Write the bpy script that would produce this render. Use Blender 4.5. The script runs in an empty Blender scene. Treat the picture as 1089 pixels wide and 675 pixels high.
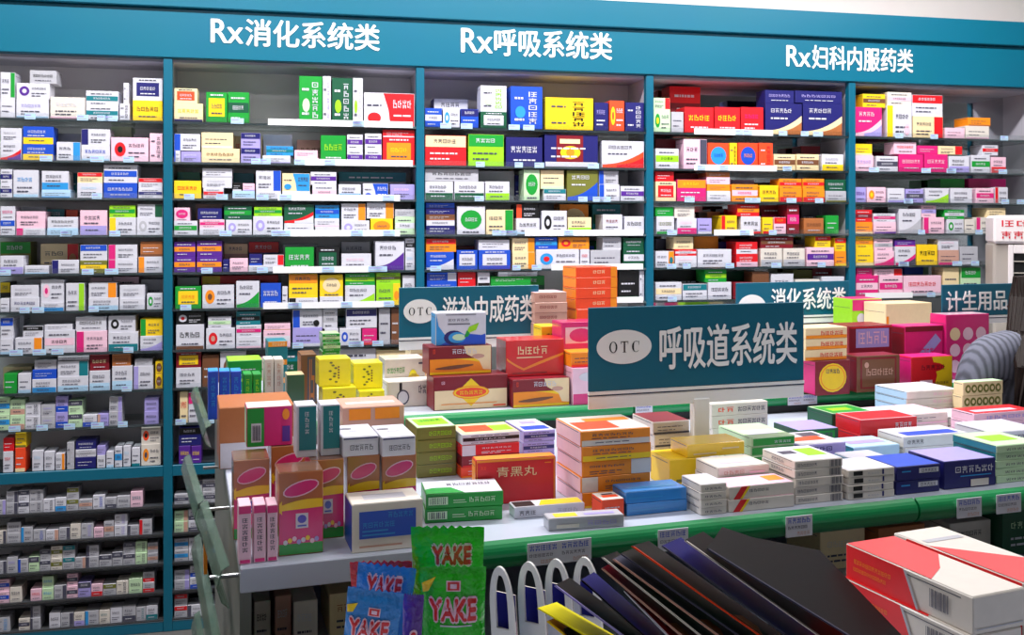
import bpy, bmesh, math, random
from mathutils import Vector, Matrix

R = random.Random(7)
scene = bpy.context.scene
COL = scene.collection
F = 1059.0                 # focal length in pixels of the 1089 x 675 frame
CX, HY = 544.5, 240.0      # principal column, horizon row
EYE = 1.6                  # height of the lens above the floor


def srgb(r, g, b):
    f = lambda c: (c / 12.92 if c <= 0.04045 else ((c + 0.055) / 1.055) ** 2.4)
    return (f(r), f(g), f(b), 1.0)


PAL = {
    'w': srgb(.84, .84, .89), 'g': srgb(.72, .72, .76), 'b': srgb(.08, .30, .78), 'n': srgb(.10, .10, .42),
    'c': srgb(.16, .58, .86), 't': srgb(.05, .47, .52), 'G': srgb(.06, .60, .20), 'l': srgb(.60, .85, .12),
    'y': srgb(.98, .82, .10), 'o': srgb(.97, .57, .10), 'r': srgb(.86, .08, .13), 'm': srgb(.86, .12, .48),
    'P': srgb(.95, .78, .86), 'p': srgb(.34, .14, .58), 'v': srgb(.66, .62, .88), 'k': srgb(.04, .04, .05),
    'z': srgb(.46, .29, .19), 'e': srgb(.95, .86, .68), 'd': srgb(.03, .33, .22), 'q': srgb(.50, .05, .13),
    'O': srgb(.45, .46, .18), 'K': srgb(.28, .28, .36), 'B': srgb(.70, .84, .95), 'a': srgb(.88, .85, .82),
    'i': srgb(.70, .42, .23), 'Y': srgb(.98, .93, .12), 'L': srgb(.78, .90, .74), 'S': srgb(.97, .30, .14),
    'j': srgb(.80, .62, .56), 'X': srgb(.94, .12, .15), 'V': srgb(.10, .76, .06), 'C': srgb(.14, .52, .84),
}
CNAME = {'w': 'white', 'g': 'grey', 'b': 'blue', 'n': 'navy', 'c': 'light blue', 't': 'teal', 'G': 'green', 'l': 'lime',
         'y': 'yellow', 'o': 'orange', 'r': 'red', 'm': 'magenta', 'P': 'pale pink', 'p': 'purple', 'v': 'lavender',
         'k': 'black', 'z': 'brown', 'e': 'cream', 'd': 'dark green', 'q': 'maroon', 'O': 'olive', 'K': 'dark grey',
         'B': 'pale blue', 'a': 'off-white', 'i': 'tan', 'Y': 'bright yellow', 'L': 'pale green', 'S': 'scarlet', 'j': 'dusty pink', 'X': 'red', 'V': 'green', 'C': 'blue'}
DARK = set('bntGrmpkzdqOKiSXVC')


# ------------------------------------------------------------------ materials
def mat(name, color, rough=.5, metal=0.0, noise=0.0, nscale=20.0, bump=0.0, coat=0.0, spec=.5):
    m = bpy.data.materials.new(name); m.use_nodes = True
    nt = m.node_tree; b = nt.nodes['Principled BSDF']
    b.inputs['Base Color'].default_value = color
    b.inputs['Roughness'].default_value = rough
    b.inputs['Metallic'].default_value = metal
    b.inputs['Coat Weight'].default_value = coat
    b.inputs['Specular IOR Level'].default_value = spec
    if noise or bump:
        tc = nt.nodes.new('ShaderNodeTexCoord'); nz = nt.nodes.new('ShaderNodeTexNoise')
        nz.inputs['Scale'].default_value = nscale; nz.inputs['Detail'].default_value = 4
        nt.links.new(tc.outputs['Object'], nz.inputs['Vector'])
        if noise:
            mx = nt.nodes.new('ShaderNodeMix'); mx.data_type = 'RGBA'; mx.blend_type = 'MULTIPLY'
            mx.inputs['Factor'].default_value = noise
            mx.inputs['A'].default_value = color
            nt.links.new(nz.outputs['Color'], mx.inputs['B'])
            hs = nt.nodes.new('ShaderNodeHueSaturation'); hs.inputs['Saturation'].default_value = 1.0
            nt.links.new(mx.outputs['Result'], b.inputs['Base Color'])
            nt.nodes.remove(hs)
        if bump:
            bp = nt.nodes.new('ShaderNodeBump'); bp.inputs['Strength'].default_value = bump
            bp.inputs['Distance'].default_value = .01
            nt.links.new(nz.outputs['Fac'], bp.inputs['Height'])
            nt.links.new(bp.outputs['Normal'], b.inputs['Normal'])
    return m


def print_mat(name, rough, coat=0.0, bump=0.0, bscale=30, spec=.5):
    """Printed surface: the ink colours are stored per face, with a fine paper grain."""
    m = bpy.data.materials.new(name); m.use_nodes = True
    nt = m.node_tree; b = nt.nodes['Principled BSDF']
    at = nt.nodes.new('ShaderNodeAttribute'); at.attribute_name = 'Ink'
    tc = nt.nodes.new('ShaderNodeTexCoord'); nz = nt.nodes.new('ShaderNodeTexNoise')
    nz.inputs['Scale'].default_value = 60
    nt.links.new(tc.outputs['Object'], nz.inputs['Vector'])
    mr = nt.nodes.new('ShaderNodeMapRange')
    mr.inputs['To Min'].default_value = .93; mr.inputs['To Max'].default_value = 1.05
    nt.links.new(nz.outputs['Fac'], mr.inputs['Value'])
    mx = nt.nodes.new('ShaderNodeVectorMath'); mx.operation = 'SCALE'
    nt.links.new(at.outputs['Color'], mx.inputs[0]); nt.links.new(mr.outputs['Result'], mx.inputs['Scale'])
    nt.links.new(mx.outputs['Vector'], b.inputs['Base Color'])
    b.inputs['Roughness'].default_value = rough
    b.inputs['Coat Weight'].default_value = coat; b.inputs['Specular IOR Level'].default_value = spec
    b.inputs['Coat Roughness'].default_value = .12
    if bump:
        n2 = nt.nodes.new('ShaderNodeTexNoise'); n2.inputs['Scale'].default_value = bscale; n2.inputs['Detail'].default_value = 3
        nt.links.new(tc.outputs['Object'], n2.inputs['Vector'])
        bp = nt.nodes.new('ShaderNodeBump'); bp.inputs['Strength'].default_value = bump; bp.inputs['Distance'].default_value = .02
        nt.links.new(n2.outputs['Fac'], bp.inputs['Height']); nt.links.new(bp.outputs['Normal'], b.inputs['Normal'])
    return m


def glass_mat(name, tint, gloss=.12, rough=.05):
    m = bpy.data.materials.new(name); m.use_nodes = True
    nt = m.node_tree; nt.nodes.clear()
    out = nt.nodes.new('ShaderNodeOutputMaterial'); mx = nt.nodes.new('ShaderNodeMixShader')
    tr = nt.nodes.new('ShaderNodeBsdfTransparent'); gl = nt.nodes.new('ShaderNodeBsdfGlossy')
    fr = nt.nodes.new('ShaderNodeLayerWeight'); fr.inputs['Blend'].default_value = .35
    mr = nt.nodes.new('ShaderNodeMapRange'); mr.inputs['To Min'].default_value = gloss; mr.inputs['To Max'].default_value = .8
    tr.inputs['Color'].default_value = tint
    gl.inputs['Roughness'].default_value = rough
    nt.links.new(fr.outputs['Fresnel'], mr.inputs['Value'])
    nt.links.new(mr.outputs['Result'], mx.inputs['Fac'])
    nt.links.new(tr.outputs['BSDF'], mx.inputs[1]); nt.links.new(gl.outputs['BSDF'], mx.inputs[2])
    nt.links.new(mx.outputs['Shader'], out.inputs['Surface'])
    return m


M = {
    'card': print_mat('printed_card', .42, coat=.15),
    'foil': print_mat('printed_foil', .26, coat=.2, bump=.6, bscale=45),
    'wrap': print_mat('wrapped_card', .30, coat=.8, bump=.12, bscale=14),
    'teal': mat('teal_laminate', srgb(.02, .42, .53), .32, noise=.12, nscale=4),
    'teal_dark': mat('teal_post', srgb(.02, .40, .51), .35, noise=.12, nscale=5),
    'sign_teal': mat('sign_teal', srgb(.0, .37, .47), .35, noise=.08, nscale=6),
    'white_pl': mat('white_plastic', srgb(.93, .93, .93), .35, noise=.06, nscale=9),
    'letter': mat('white_lettering', srgb(.95, .95, .95), .45, noise=.04, nscale=30),
    'ink': mat('black_lettering', srgb(.08, .10, .12), .5, noise=.1, nscale=30),
    'red_ink': mat('red_lettering', srgb(.85, .10, .20), .5, noise=.1, nscale=30),
    'navy_line': mat('navy_line', srgb(.05, .12, .25), .5, noise=.1, nscale=30),
    'back': mat('pale_back_panel', srgb(.93, .91, .93), .30, noise=.10, nscale=3, spec=.6),
    'side': mat('grey_side_panel', srgb(.78, .77, .82), .40, noise=.12, nscale=4),
    'edge': mat('shelf_edge', srgb(.34, .41, .43), .3, noise=.15, nscale=8),
    'strip': mat('white_glare_strip', srgb(.96, .96, .98), .25, noise=.03, nscale=12),  # white that paints window glare on the clear rails
    'green_rail': mat('green_rail', srgb(.05, .55, .31), .28, noise=.15, nscale=7, coat=.2),
    'deck': mat('white_deck', srgb(.74, .77, .84), .30, noise=.08, nscale=6),
    'low_shelf': mat('low_shelf_board', srgb(.20, .22, .25), .5, noise=.2, nscale=6),  # dark: shade of the lower cabinet put into the board colour
    'dark': mat('dark_board', srgb(.13, .13, .14), .6, noise=.2, nscale=6),
    'panel_gr': mat('gondola_panel', srgb(.52, .54, .52), .5, noise=.15, nscale=6),
    'floor': mat('floor_tiles', srgb(.42, .40, .39), .35, noise=.15, nscale=3),
    'wall': mat('wall_paint', srgb(.97, .94, .93), .7, noise=.05, nscale=5, bump=.02),
    'ceil': mat('ceiling_paint', srgb(.93, .92, .91), .8, noise=.04, nscale=5),
    'frame': mat('window_frame_metal', srgb(.75, .76, .78), .3, metal=.8, noise=.08, nscale=9),
    'hair': mat('dark_hair', srgb(.12, .07, .06), .55, noise=.4, nscale=40, spec=.2),
    'knit': mat('grey_knit', srgb(.46, .48, .55), .85, noise=.2, nscale=30, bump=.2),
    'skin': mat('skin', srgb(.86, .68, .57), .5, noise=.06, nscale=15),
    'trouser': mat('dark_trousers', srgb(.10, .11, .15), .8, noise=.2, nscale=30),
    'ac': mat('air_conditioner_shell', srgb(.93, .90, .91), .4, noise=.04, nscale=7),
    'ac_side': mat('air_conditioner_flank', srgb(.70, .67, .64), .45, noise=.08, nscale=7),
    'vent': mat('vent_black', srgb(.03, .04, .06), .5, noise=.2, nscale=20),
    'sheet': print_mat('leaflet_gloss', .45, coat=.0, spec=.06),
    'leaf': mat('leaf_green', srgb(.30, .52, .16), .6, noise=.5, nscale=12),
    'bark': mat('bark', srgb(.33, .25, .18), .9, noise=.4, nscale=14),
    'glass': glass_mat('shelf_glass', (.90, .96, .95, 1), .10, .04),
    'clear': glass_mat('clear_plastic_rail', (.97, .98, .99, 1), .05, .10),
    'rail_pl': glass_mat('pale_green_plastic_rail', (.52, .66, .58, 1), .10, .18),
    'mirror': mat('mirror_back', srgb(.84, .85, .86), .06, metal=1.0, noise=.05, nscale=2),
}


def rib_knit():
    m = M['knit']; nt = m.node_tree; b = nt.nodes['Principled BSDF']
    for l in list(b.inputs['Base Color'].links): nt.links.remove(l)
    tc = nt.nodes.new('ShaderNodeTexCoord'); wv = nt.nodes.new('ShaderNodeTexWave')
    wv.wave_type = 'BANDS'; wv.bands_direction = 'X'; wv.inputs['Scale'].default_value = 17; wv.inputs['Distortion'].default_value = .6; wv.inputs['Detail Scale'].default_value = 1.2
    cr = nt.nodes.new('ShaderNodeValToRGB')
    cr.color_ramp.elements[0].color = srgb(.28, .29, .34); cr.color_ramp.elements[0].position = .05
    cr.color_ramp.elements[1].color = srgb(.42, .43, .50); cr.color_ramp.elements[1].position = .75
    nt.links.new(tc.outputs['Object'], wv.inputs['Vector']); nt.links.new(wv.outputs['Color'], cr.inputs['Fac']); nt.links.new(cr.outputs['Color'], b.inputs['Base Color'])


def translucent(name, col, fac):
    m = bpy.data.materials.new(name); m.use_nodes = True; nt = m.node_tree; b = nt.nodes['Principled BSDF']
    b.inputs['Base Color'].default_value = col; b.inputs['Roughness'].default_value = .2
    nz = nt.nodes.new('ShaderNodeTexNoise'); nz.inputs['Scale'].default_value = 9
    mr = nt.nodes.new('ShaderNodeMapRange'); mr.inputs['To Min'].default_value = fac - .15; mr.inputs['To Max'].default_value = fac + .15
    tr = nt.nodes.new('ShaderNodeBsdfTransparent'); tr.inputs['Color'].default_value = (.8, .9, .84, 1); mx = nt.nodes.new('ShaderNodeMixShader')
    nt.links.new(nz.outputs['Fac'], mr.inputs['Value']); nt.links.new(mr.outputs['Result'], mx.inputs['Fac'])
    nt.links.new(tr.outputs['BSDF'], mx.inputs[1]); nt.links.new(b.outputs['BSDF'], mx.inputs[2])
    nt.links.new(mx.outputs['Shader'], nt.nodes['Material Output'].inputs['Surface'])
    return m


rib_knit()
M['rail_pl'] = translucent('pale_green_rail', srgb(.40, .50, .44), .60)

# ------------------------------------------------------------------ mesh helpers
class MB:
    """Collects coloured faces, linked as ONE mesh object."""
    def __init__(s):
        s.v, s.f, s.c = [], [], []

    def poly(s, pts, col='w'):
        i = len(s.v); s.v += [tuple(p) for p in pts]
        s.f.append(tuple(range(i, i + len(pts)))); s.c.append(PAL[col] if isinstance(col, str) else col)

    def box(s, x0, y0, z0, x1, y1, z1, col='w', ch=0.0):
        if ch <= 0:
            p = [(x0, y0, z0), (x1, y0, z0), (x1, y1, z0), (x0, y1, z0), (x0, y0, z1), (x1, y0, z1), (x1, y1, z1), (x0, y1, z1)]
            i = len(s.v); s.v += p
            for q in ((0, 3, 2, 1), (4, 5, 6, 7), (0, 1, 5, 4), (1, 2, 6, 5), (2, 3, 7, 6), (3, 0, 4, 7)):
                s.f.append(tuple(i + k for k in q)); s.c.append(PAL[col] if isinstance(col, str) else col)
            return
        bm = bmesh.new()
        bmesh.ops.create_cube(bm, size=1)
        for v in bm.verts:
            v.co = Vector((x0 + (v.co.x + .5) * (x1 - x0), y0 + (v.co.y + .5) * (y1 - y0), z0 + (v.co.z + .5) * (z1 - z0)))
        ch = min(ch, .3 * min(x1 - x0, y1 - y0, z1 - z0))
        bmesh.ops.bevel(bm, geom=bm.edges[:], offset=ch, segments=1, affect='EDGES')
        s.add_bm(bm, col); bm.free()

    def add_bm(s, bm, col='w'):
        i = len(s.v); bm.verts.ensure_lookup_table()
        s.v += [tuple(v.co) for v in bm.verts]
        for f in bm.faces:
            s.f.append(tuple(i + v.index for v in f.verts)); s.c.append(PAL[col] if isinstance(col, str) else col)

    def tube(s, pts, r, col='w', seg=8, closed=False, caps=True):
        n = len(pts); rings = []
        for i, p in enumerate(pts):
            p = Vector(p)
            a = Vector(pts[i - 1 if (i or closed) else 0]); b = Vector(pts[(i + 1) % n if (i < n - 1 or closed) else n - 1])
            t = (b - a).normalized()
            up = Vector((0, 0, 1)) if abs(t.z) < .9 else Vector((1, 0, 0))
            x = t.cross(up).normalized(); y = x.cross(t)
            rr = r[i] if isinstance(r, (list, tuple)) else r
            rings.append([p + (x * math.cos(2 * math.pi * k / seg) + y * math.sin(2 * math.pi * k / seg)) * rr for k in range(seg)])
        for i in range(n - (0 if closed else 1)):
            A, B = rings[i], rings[(i + 1) % n]
            for k in range(seg):
                s.poly([A[k], A[(k + 1) % seg], B[(k + 1) % seg], B[k]], col)
        if caps and not closed:
            s.poly(rings[0][::-1], col); s.poly(rings[-1], col)

    def build(s, name, material, parent=None, smooth=False, loc=None, rz=None, weld=False):
        me = bpy.data.meshes.new(name)
        me.from_pydata(s.v, [], s.f)
        at = me.color_attributes.new('Ink', 'FLOAT_COLOR', 'CORNER')
        buf = []
        for f, c in zip(s.f, s.c):
            buf += list(c) * len(f)
        at.data.foreach_set('color', buf)
        if weld:
            bm = bmesh.new(); bm.from_mesh(me); bmesh.ops.remove_doubles(bm, verts=bm.verts, dist=1e-5)
            bmesh.ops.recalc_face_normals(bm, faces=bm.faces); bm.to_mesh(me); bm.free()
        if smooth:
            me.polygons.foreach_set('use_smooth', [True] * len(me.polygons))
        me.materials.append(material)
        me.update()
        o = bpy.data.objects.new(name, me); COL.objects.link(o)
        if parent is not None: o.parent = parent
        if loc is not None: o.location = loc
        if rz is not None: o.rotation_euler = (0, 0, rz)
        return o


def tag(o, label=None, cat=None, group=None, kind=None):
    if label: o['label'] = label
    if cat: o['category'] = cat
    if group: o['group'] = group
    if kind: o['kind'] = kind
    return o


def empty(name, loc=(0, 0, 0), rz=0.0):
    o = bpy.data.objects.new(name, None); COL.objects.link(o)
    o.location = loc; o.rotation_euler = (0, 0, rz); o.empty_display_size = .05
    return o


def boxpart(name, dims, material, parent=None, ch=.002, col='w', loc=None, rz=None):
    m = MB(); m.box(*dims, col=col, ch=ch)
    return m.build(name, material, parent, loc=loc, rz=rz)


def text_part(name, body, material, parent, x0, x1, z0, z1, y, bold=.02, extr=.02, ry=0.0, shear=0.0):
    """Raised lettering on a vertical face at local y (front is -y), fitted into the rectangle x0..x1, z0..z1."""
    c = bpy.data.curves.new(name, 'FONT'); c.body = body; c.size = 1; c.extrude = extr; c.shear = shear
    o = bpy.data.objects.new(name, c); COL.objects.link(o)
    dg = bpy.context.evaluated_depsgraph_get()
    me = bpy.data.meshes.new_from_object(o.evaluated_get(dg))
    bpy.data.objects.remove(o)
    xs = [v.co.x for v in me.vertices]; ys = [v.co.y for v in me.vertices]
    a, b, d, e = min(xs), max(xs), min(ys), max(ys)
    src = me; bm = bmesh.new()
    for c_, (dx, dz) in enumerate(((0, 0), (bold, 0), (-bold, 0), (0, bold * .7), (0, -bold * .7))):
        k = len(bm.verts); bm.from_mesh(src); bm.verts.ensure_lookup_table()
        for v in bm.verts[k:]: v.co.x += dx; v.co.y += dz; v.co.z += .012 * c_
    bm.to_mesh(me); bm.free()
    a, b, d, e = a - bold, b + bold, d - bold * .7, e + bold * .7
    for v in me.vertices:
        X = x0 + (v.co.x - a) / (b - a) * (x1 - x0); Z = z0 + (v.co.y - d) / (e - d) * (z1 - z0)
        v.co = (X, y - v.co.z * .03, Z)
    me.materials.clear(); me.materials.append(material)
    me.name = name
    r = bpy.data.objects.new(name, me); COL.objects.link(r); r.parent = parent
    return r


_glyphs = {}


def glyph_polys(body, bold=.02):
    """Outline faces of printed writing in a 0..1 square, for ink on a carton."""
    if (body, bold) not in _glyphs:
        c = bpy.data.curves.new('writing', 'FONT'); c.body = body; c.size = 1
        o = bpy.data.objects.new('writing', c); COL.objects.link(o)
        dg = bpy.context.evaluated_depsgraph_get()
        me = bpy.data.meshes.new_from_object(o.evaluated_get(dg)); bpy.data.objects.remove(o)
        xs = [v.co.x for v in me.vertices]; ys = [v.co.y for v in me.vertices]
        a, b, d, e = min(xs), max(xs), min(ys), max(ys)
        _glyphs[(body, bold)] = [[((me.vertices[i].co.x - a) / (b - a), (me.vertices[i].co.y - d) / (e - d)) for i in p.vertices] for p in me.polygons]
        bpy.data.meshes.remove(me)
    return _glyphs[(body, bold)]


# ------------------------------------------------------------------ print design
def glyph_line(out, u0, v0, u1, v1, n, col, rnd, vertical=False):
    """A line of small stroke marks standing for print too small to read."""
    R_ = lambda a, b, c, d: out.append(('r', a, b, c, d, col))
    for i in range(n):
        if vertical:
            a, b = u0, u1; h = (v1 - v0) / n; c, d = v1 - (i + .9) * h, v1 - (i + .1) * h
        else:
            h = (u1 - u0) / n; a, b = u0 + (i + .08) * h, u0 + (i + .90) * h; c, d = v0, v1
        w, q = b - a, d - c
        X = lambda f: a + f * w
        Y = lambda f: c + f * q
        k = rnd.randint(0, 6)
        if k == 0:
            R_(X(0), Y(.80), X(1), Y(.90)); R_(X(.44), Y(.3), X(.56), Y(1)); R_(X(.12), Y(.42), X(.88), Y(.52)); R_(X(.12), Y(.42), X(.22), Y(.7)); R_(X(.78), Y(.42), X(.88), Y(.7)); R_(X(.12), Y(.62), X(.88), Y(.7)); R_(X(.1), Y(0), X(.25), Y(.3)); R_(X(.75), Y(0), X(.9), Y(.3))
        elif k == 1:
            R_(X(.02), Y(0), X(.16), Y(.95)); R_(X(.3), Y(.78), X(1), Y(.9)); R_(X(.3), Y(.42), X(1), Y(.54)); R_(X(.3), Y(.02), X(1), Y(.14)); R_(X(.58), Y(.1), X(.7), Y(.85))
        elif k == 2:
            R_(X(.05), Y(.1), X(.2), Y(.85)); R_(X(.2), Y(.73), X(.5), Y(.85)); R_(X(.2), Y(.1), X(.5), Y(.22)); R_(X(.62), Y(0), X(.75), Y(1)); R_(X(.5), Y(.5), X(1), Y(.62))
        elif k == 3:
            R_(X(0), Y(.86), X(1), Y(.97)); R_(X(.15), Y(.55), X(.85), Y(.66)); R_(X(.15), Y(.3), X(.85), Y(.40)); R_(X(.15), Y(0), X(.28), Y(.6)); R_(X(.72), Y(0), X(.85), Y(.6))
        elif k == 4:
            R_(X(.44), Y(.1), X(.56), Y(1)); R_(X(.05), Y(.62), X(.95), Y(.72)); R_(X(.05), Y(.62), X(.17), Y(.95)); R_(X(.83), Y(.62), X(.95), Y(.95)); R_(X(.1), Y(0), X(.3), Y(.4)); R_(X(.7), Y(0), X(.9), Y(.4))
        elif k == 5:
            R_(X(.1), Y(.0), X(.25), Y(1)); R_(X(.4), Y(.6), X(.55), Y(1)); R_(X(.4), Y(.48), X(1), Y(.6)); R_(X(.82), Y(0), X(.96), Y(.5)); R_(X(.35), Y(.05), X(.8), Y(.16))
        else:
            R_(X(.0), Y(.1), X(.13), Y(.9)); R_(X(.87), Y(.1), X(1), Y(.9)); R_(X(0), Y(.8), X(1), Y(.92)); R_(X(0), Y(.08), X(1), Y(.2)); R_(X(.3), Y(.44), X(.7), Y(.56))


def dashes(out, u0, v0, u1, n, h, col, rnd):
    x = u0
    while x < u1 - .02:
        w = min(rnd.uniform(.05, .16), u1 - x)
        out.append(('r', x, v0, x + w, v0 + h, col)); x += w + .025


def curve_pts(u0, v0, u1, v1, bend, n=8):
    return [(u0 + (u1 - u0) * i / n, v0 + (v1 - v0) * i / n + bend * math.sin(math.pi * i / n)) for i in range(n + 1)]


def art(style, cols, rnd, asp=1.5):
    """Printed design of a carton front: list of shapes in 0..1 coordinates."""
    o = []
    base = cols[0]; a = cols[1] if len(cols) > 1 else None; c = cols[2] if len(cols) > 2 else None
    ink = 'w' if base in DARK else 'K'
    inka = 'w' if (a in DARK) else 'K'
    ng = max(4, min(7, int(asp * 4.0)))
    hd = a or ink
    small = lambda u0, u1, v, k=ink: dashes(o, u0, v, u1, 3, .05, k, rnd)
    if style == 'p':
        glyph_line(o, .15, .58, .76, .74, ng, hd if hd != base else ink, rnd); small(.15, .75, .34); small(.15, .6, .2)
        if c: o.append(('r', .0, .0, 1, .12, c))
    elif style == 'b':
        o.append(('r', 0, 0, 1, .38, a)); glyph_line(o, .15, .62, .75, .79, ng, c or ink, rnd); small(.2, .7, .18, inka); small(.15, .7, .46)
    elif style == 't':
        o.append(('r', 0, .62, 1, 1, a)); glyph_line(o, .2, .74, .75, .88, ng, c or inka, rnd); small(.12, .8, .38); small(.12, .6, .2)
    elif style == 'l':
        o.append(('r', 0, 0, .24, 1, a)); glyph_line(o, .34, .58, .86, .73, ng, ink, rnd); small(.34, .85, .3); small(.34, .7, .16)
        if c: o.append(('e', .8, .25, .1, .18, c))
    elif style == 'r':
        o.append(('r', .7, 0, 1, 1, a)); glyph_line(o, .1, .58, .6, .73, ng - 1, ink, rnd); small(.1, .6, .3); small(.1, .5, .16)
        if c: o.append(('e', .84, .45, .1, .2, c))
    elif style == 'R':
        o.append(('p', [(.38, 1), (.48, .5), (.52, 0), (1, 0), (1, 1)], a)); glyph_line(o, .56, .55, .94, .8, 4, inka, rnd)
        small(.58, .92, .3, inka); small(.06, .34, .6); o.append(('e', .2, .25, .13, .16, c or a))
    elif style == 's':
        o.append(('r', 0, .34, 1, .66, a)); glyph_line(o, .22, .43, .75, .57, ng, c or inka, rnd); small(.15, .8, .78); small(.15, .6, .14)
    elif style == 'o':
        o.append(('e', .24, .5, .15, .3, a)); o.append(('e', .24, .5, .07, .14, c or base))
        glyph_line(o, .46, .60, .90, .75, ng - 1, ink, rnd); small(.46, .9, .34); small(.46, .75, .18)
    elif style == 'O':
        o.append(('e', .5, .52, .38, .34, a)); glyph_line(o, .28, .46, .72, .60, ng, c or inka, rnd); small(.2, .8, .06)
    elif style == 'k':
        glyph_line(o, .12, .48, .86, .70, ng, hd if hd != base else ink, rnd); small(.2, .8, .2)
        if c: o.append(('r', 0, .0, 1, .14, c))
    elif style == 'd':
        o.append(('p', curve_pts(0, .12, 1, .62, -.12) + [(1, 0), (0, 0)], a))
        if c: o.append(('p', curve_pts(.35, .12, 1, .42, -.08) + [(1, .0), (.35, .0)], c))
        glyph_line(o, .14, .70, .72, .84, ng, ink, rnd); small(.14, .6, .5)
    elif style == 'f':
        o.append(('r', .12, .2, .88, .8, a)); glyph_line(o, .24, .46, .76, .62, ng, c or inka, rnd); small(.25, .75, .28, inka); small(.2, .8, .88)
    elif style == 'v':
        glyph_line(o, .56, .12, .82, .9, 5, hd if hd != base else ink, rnd, True); small(.12, .42, .7); small(.12, .42, .2)
        if c: o.append(('e', .3, .4, .16, .14, c))
    elif style == 'n':
        small(.12, .8, .55); small(.12, .6, .3)
        if a: o.append(('r', 0, 0, 1, .16, a))
    elif style == 'x':
        if a: o.append(('r', .06, .3, .94, .72, a))
    return o


def put_art(mb, shapes, P, ux, uz, nrm, t0=.0006, dt=.00012):
    """Lay shapes on a face: P lower-left corner, ux / uz edge vectors, nrm outward normal."""
    P, ux, uz, nrm = Vector(P), Vector(ux), Vector(uz), Vector(nrm)
    k = 0
    for s in shapes:
        k += 1
        q = lambda u, v: P + ux * min(max(u, .012), .988) + uz * min(max(v, .012), .988) + nrm * (t0 + dt * min(k, 12))
        if s[0] == 'r':
            _, a, b, c, d, col = s
            mb.poly([q(a, b), q(c, b), q(c, d), q(a, d)], col)
        elif s[0] == 'e':
            _, cu, cv, ru, rv, col = s
            mb.poly([q(cu + ru * math.cos(t * math.pi / 8), cv + rv * math.sin(t * math.pi / 8)) for t in range(16)], col)
        elif s[0] == 'p':
            mb.poly([q(u, v) for u, v in s[1]], s[2])
        elif s[0] == 'T':      # real writing: text, u0, v0, u1, v1, colour, bold
            _, body, u0, v0, u1, v1, col, bold = s
            for pl in glyph_polys(body, bold):
                mb.poly([q(u0 + (u1 - u0) * a, v0 + (v1 - v0) * b) for a, b in pl], col)


def carton(name, w, d, h, cols, front, mats='card', top=None, side=None, side_art=None, ch=.0012, loc=(0, 0, 0), rz=0.0, rich=False):
    """A folding carton: chamfered body, tuck-flap seams, printed front, origin at the middle of its base."""
    mb = MB()
    base = cols[0]
    mb.box(-w / 2, -d / 2, 0, w / 2, d / 2, h, base, ch)
    e = .0005
    put_art(mb, front, (-w / 2, -d / 2, 0), (w, 0, 0), (0, 0, h), (0, -1, 0))
    sc = side or base
    if side:
        for sx in (-1, 1):
            mb.poly([(sx * (w / 2 + e), -d / 2 * sx * -.97 * -1, h * .03), (sx * (w / 2 + e), d / 2 * .97 * sx, h * .03),
                     (sx * (w / 2 + e), d / 2 * .97 * sx, h * .97), (sx * (w / 2 + e), -d / 2 * .97 * sx, h * .97)], side)
    if side_art:
        put_art(mb, side_art, (-w / 2, d / 2, 0), (0, -d, 0), (0, 0, h), (-1, 0, 0), t0=.0008)
    if top:
        tc, tart = (top, None) if isinstance(top, str) else top
        if tc: mb.poly([(-w * .488, -d * .488, h + e), (w * .488, -d * .488, h + e), (w * .488, d * .488, h + e), (-w * .488, d * .488, h + e)], tc)
        if tart: put_art(mb, tart, (-w / 2, -d / 2, h), (w, 0, 0), (0, d, 0), (0, 0, 1), t0=.0008)
    # tuck-flap seam on both ends
    for sx in (-1, 1):
        x = sx * (w / 2 + .0009)
        z = h * .86
        mb.poly([(x, -d * .42, z), (x, d * .42, z), (x, d * .42, z + .0012), (x, -d * .42, z + .0012)], 'K')
    return mb.build(name, M[mats], loc=loc, rz=rz)


def colour_words(cols):
    seen = []
    for c in cols:
        if CNAME[c] not in seen: seen.append(CNAME[c])
    return ' and '.join(seen[:2])


ORD = ['first', 'second', 'third', 'fourth', 'fifth', 'sixth', 'seventh', 'eighth', 'ninth', 'tenth', 'eleventh', 'twelfth',
       'thirteenth', 'fourteenth', 'fifteenth', 'sixteenth', 'seventeenth', 'eighteenth', 'nineteenth', 'twentieth'] + ['twenty-' + s for s in
       ('first', 'second', 'third', 'fourth', 'fifth', 'sixth', 'seventh', 'eighth', 'ninth')]


# ------------------------------------------------------------------ picture point -> place
def ray(px, py):
    return (px - CX) / F, -(py - HY) / F


def on_level(px, py, z):
    """Point at height z that shows at picture point (px, py)."""
    a, b = ray(px, py); d = (z - EYE) / b
    return Vector((a * d, d, z))


def at_depth(px, py, d):
    a, b = ray(px, py)
    return Vector((a * d, d, EYE + b * d))
# ------------------------------------------------------------------ the wall of shelves
TH = math.radians(12.7)
U = Vector((math.cos(TH), math.sin(TH), 0)); N = Vector((-math.sin(TH), math.cos(TH), 0))   # along the wall, into the wall
P0 = Vector((-1.358, 3.93, 0))
KS = [-1.0, 0.0, 1.0, 2.012, 2.998, 4.02]
SHELF_Z = [2.012, 1.852, 1.708, 1.563, 1.415, 1.270, 1.108, .957, .818, .655]
LOW_Z = [.495, .384, .269, .156, .046]
TOP_Z = 2.262
DEPTH = .26


def wall_pt(k, t, z):
    p = P0 + U * k + N * t
    return Vector((p.x, p.y, z))


def wall_k(px, t):
    a = (px - CX) / F
    return (a * (P0.y + t * N.y) - P0.x - t * N.x) / (U.x - a * U.y)


def wall_z(px, py, t):
    k = wall_k(px, t)
    return EYE - (py - HY) / F * (P0 + U * k + N * t).y


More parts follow.
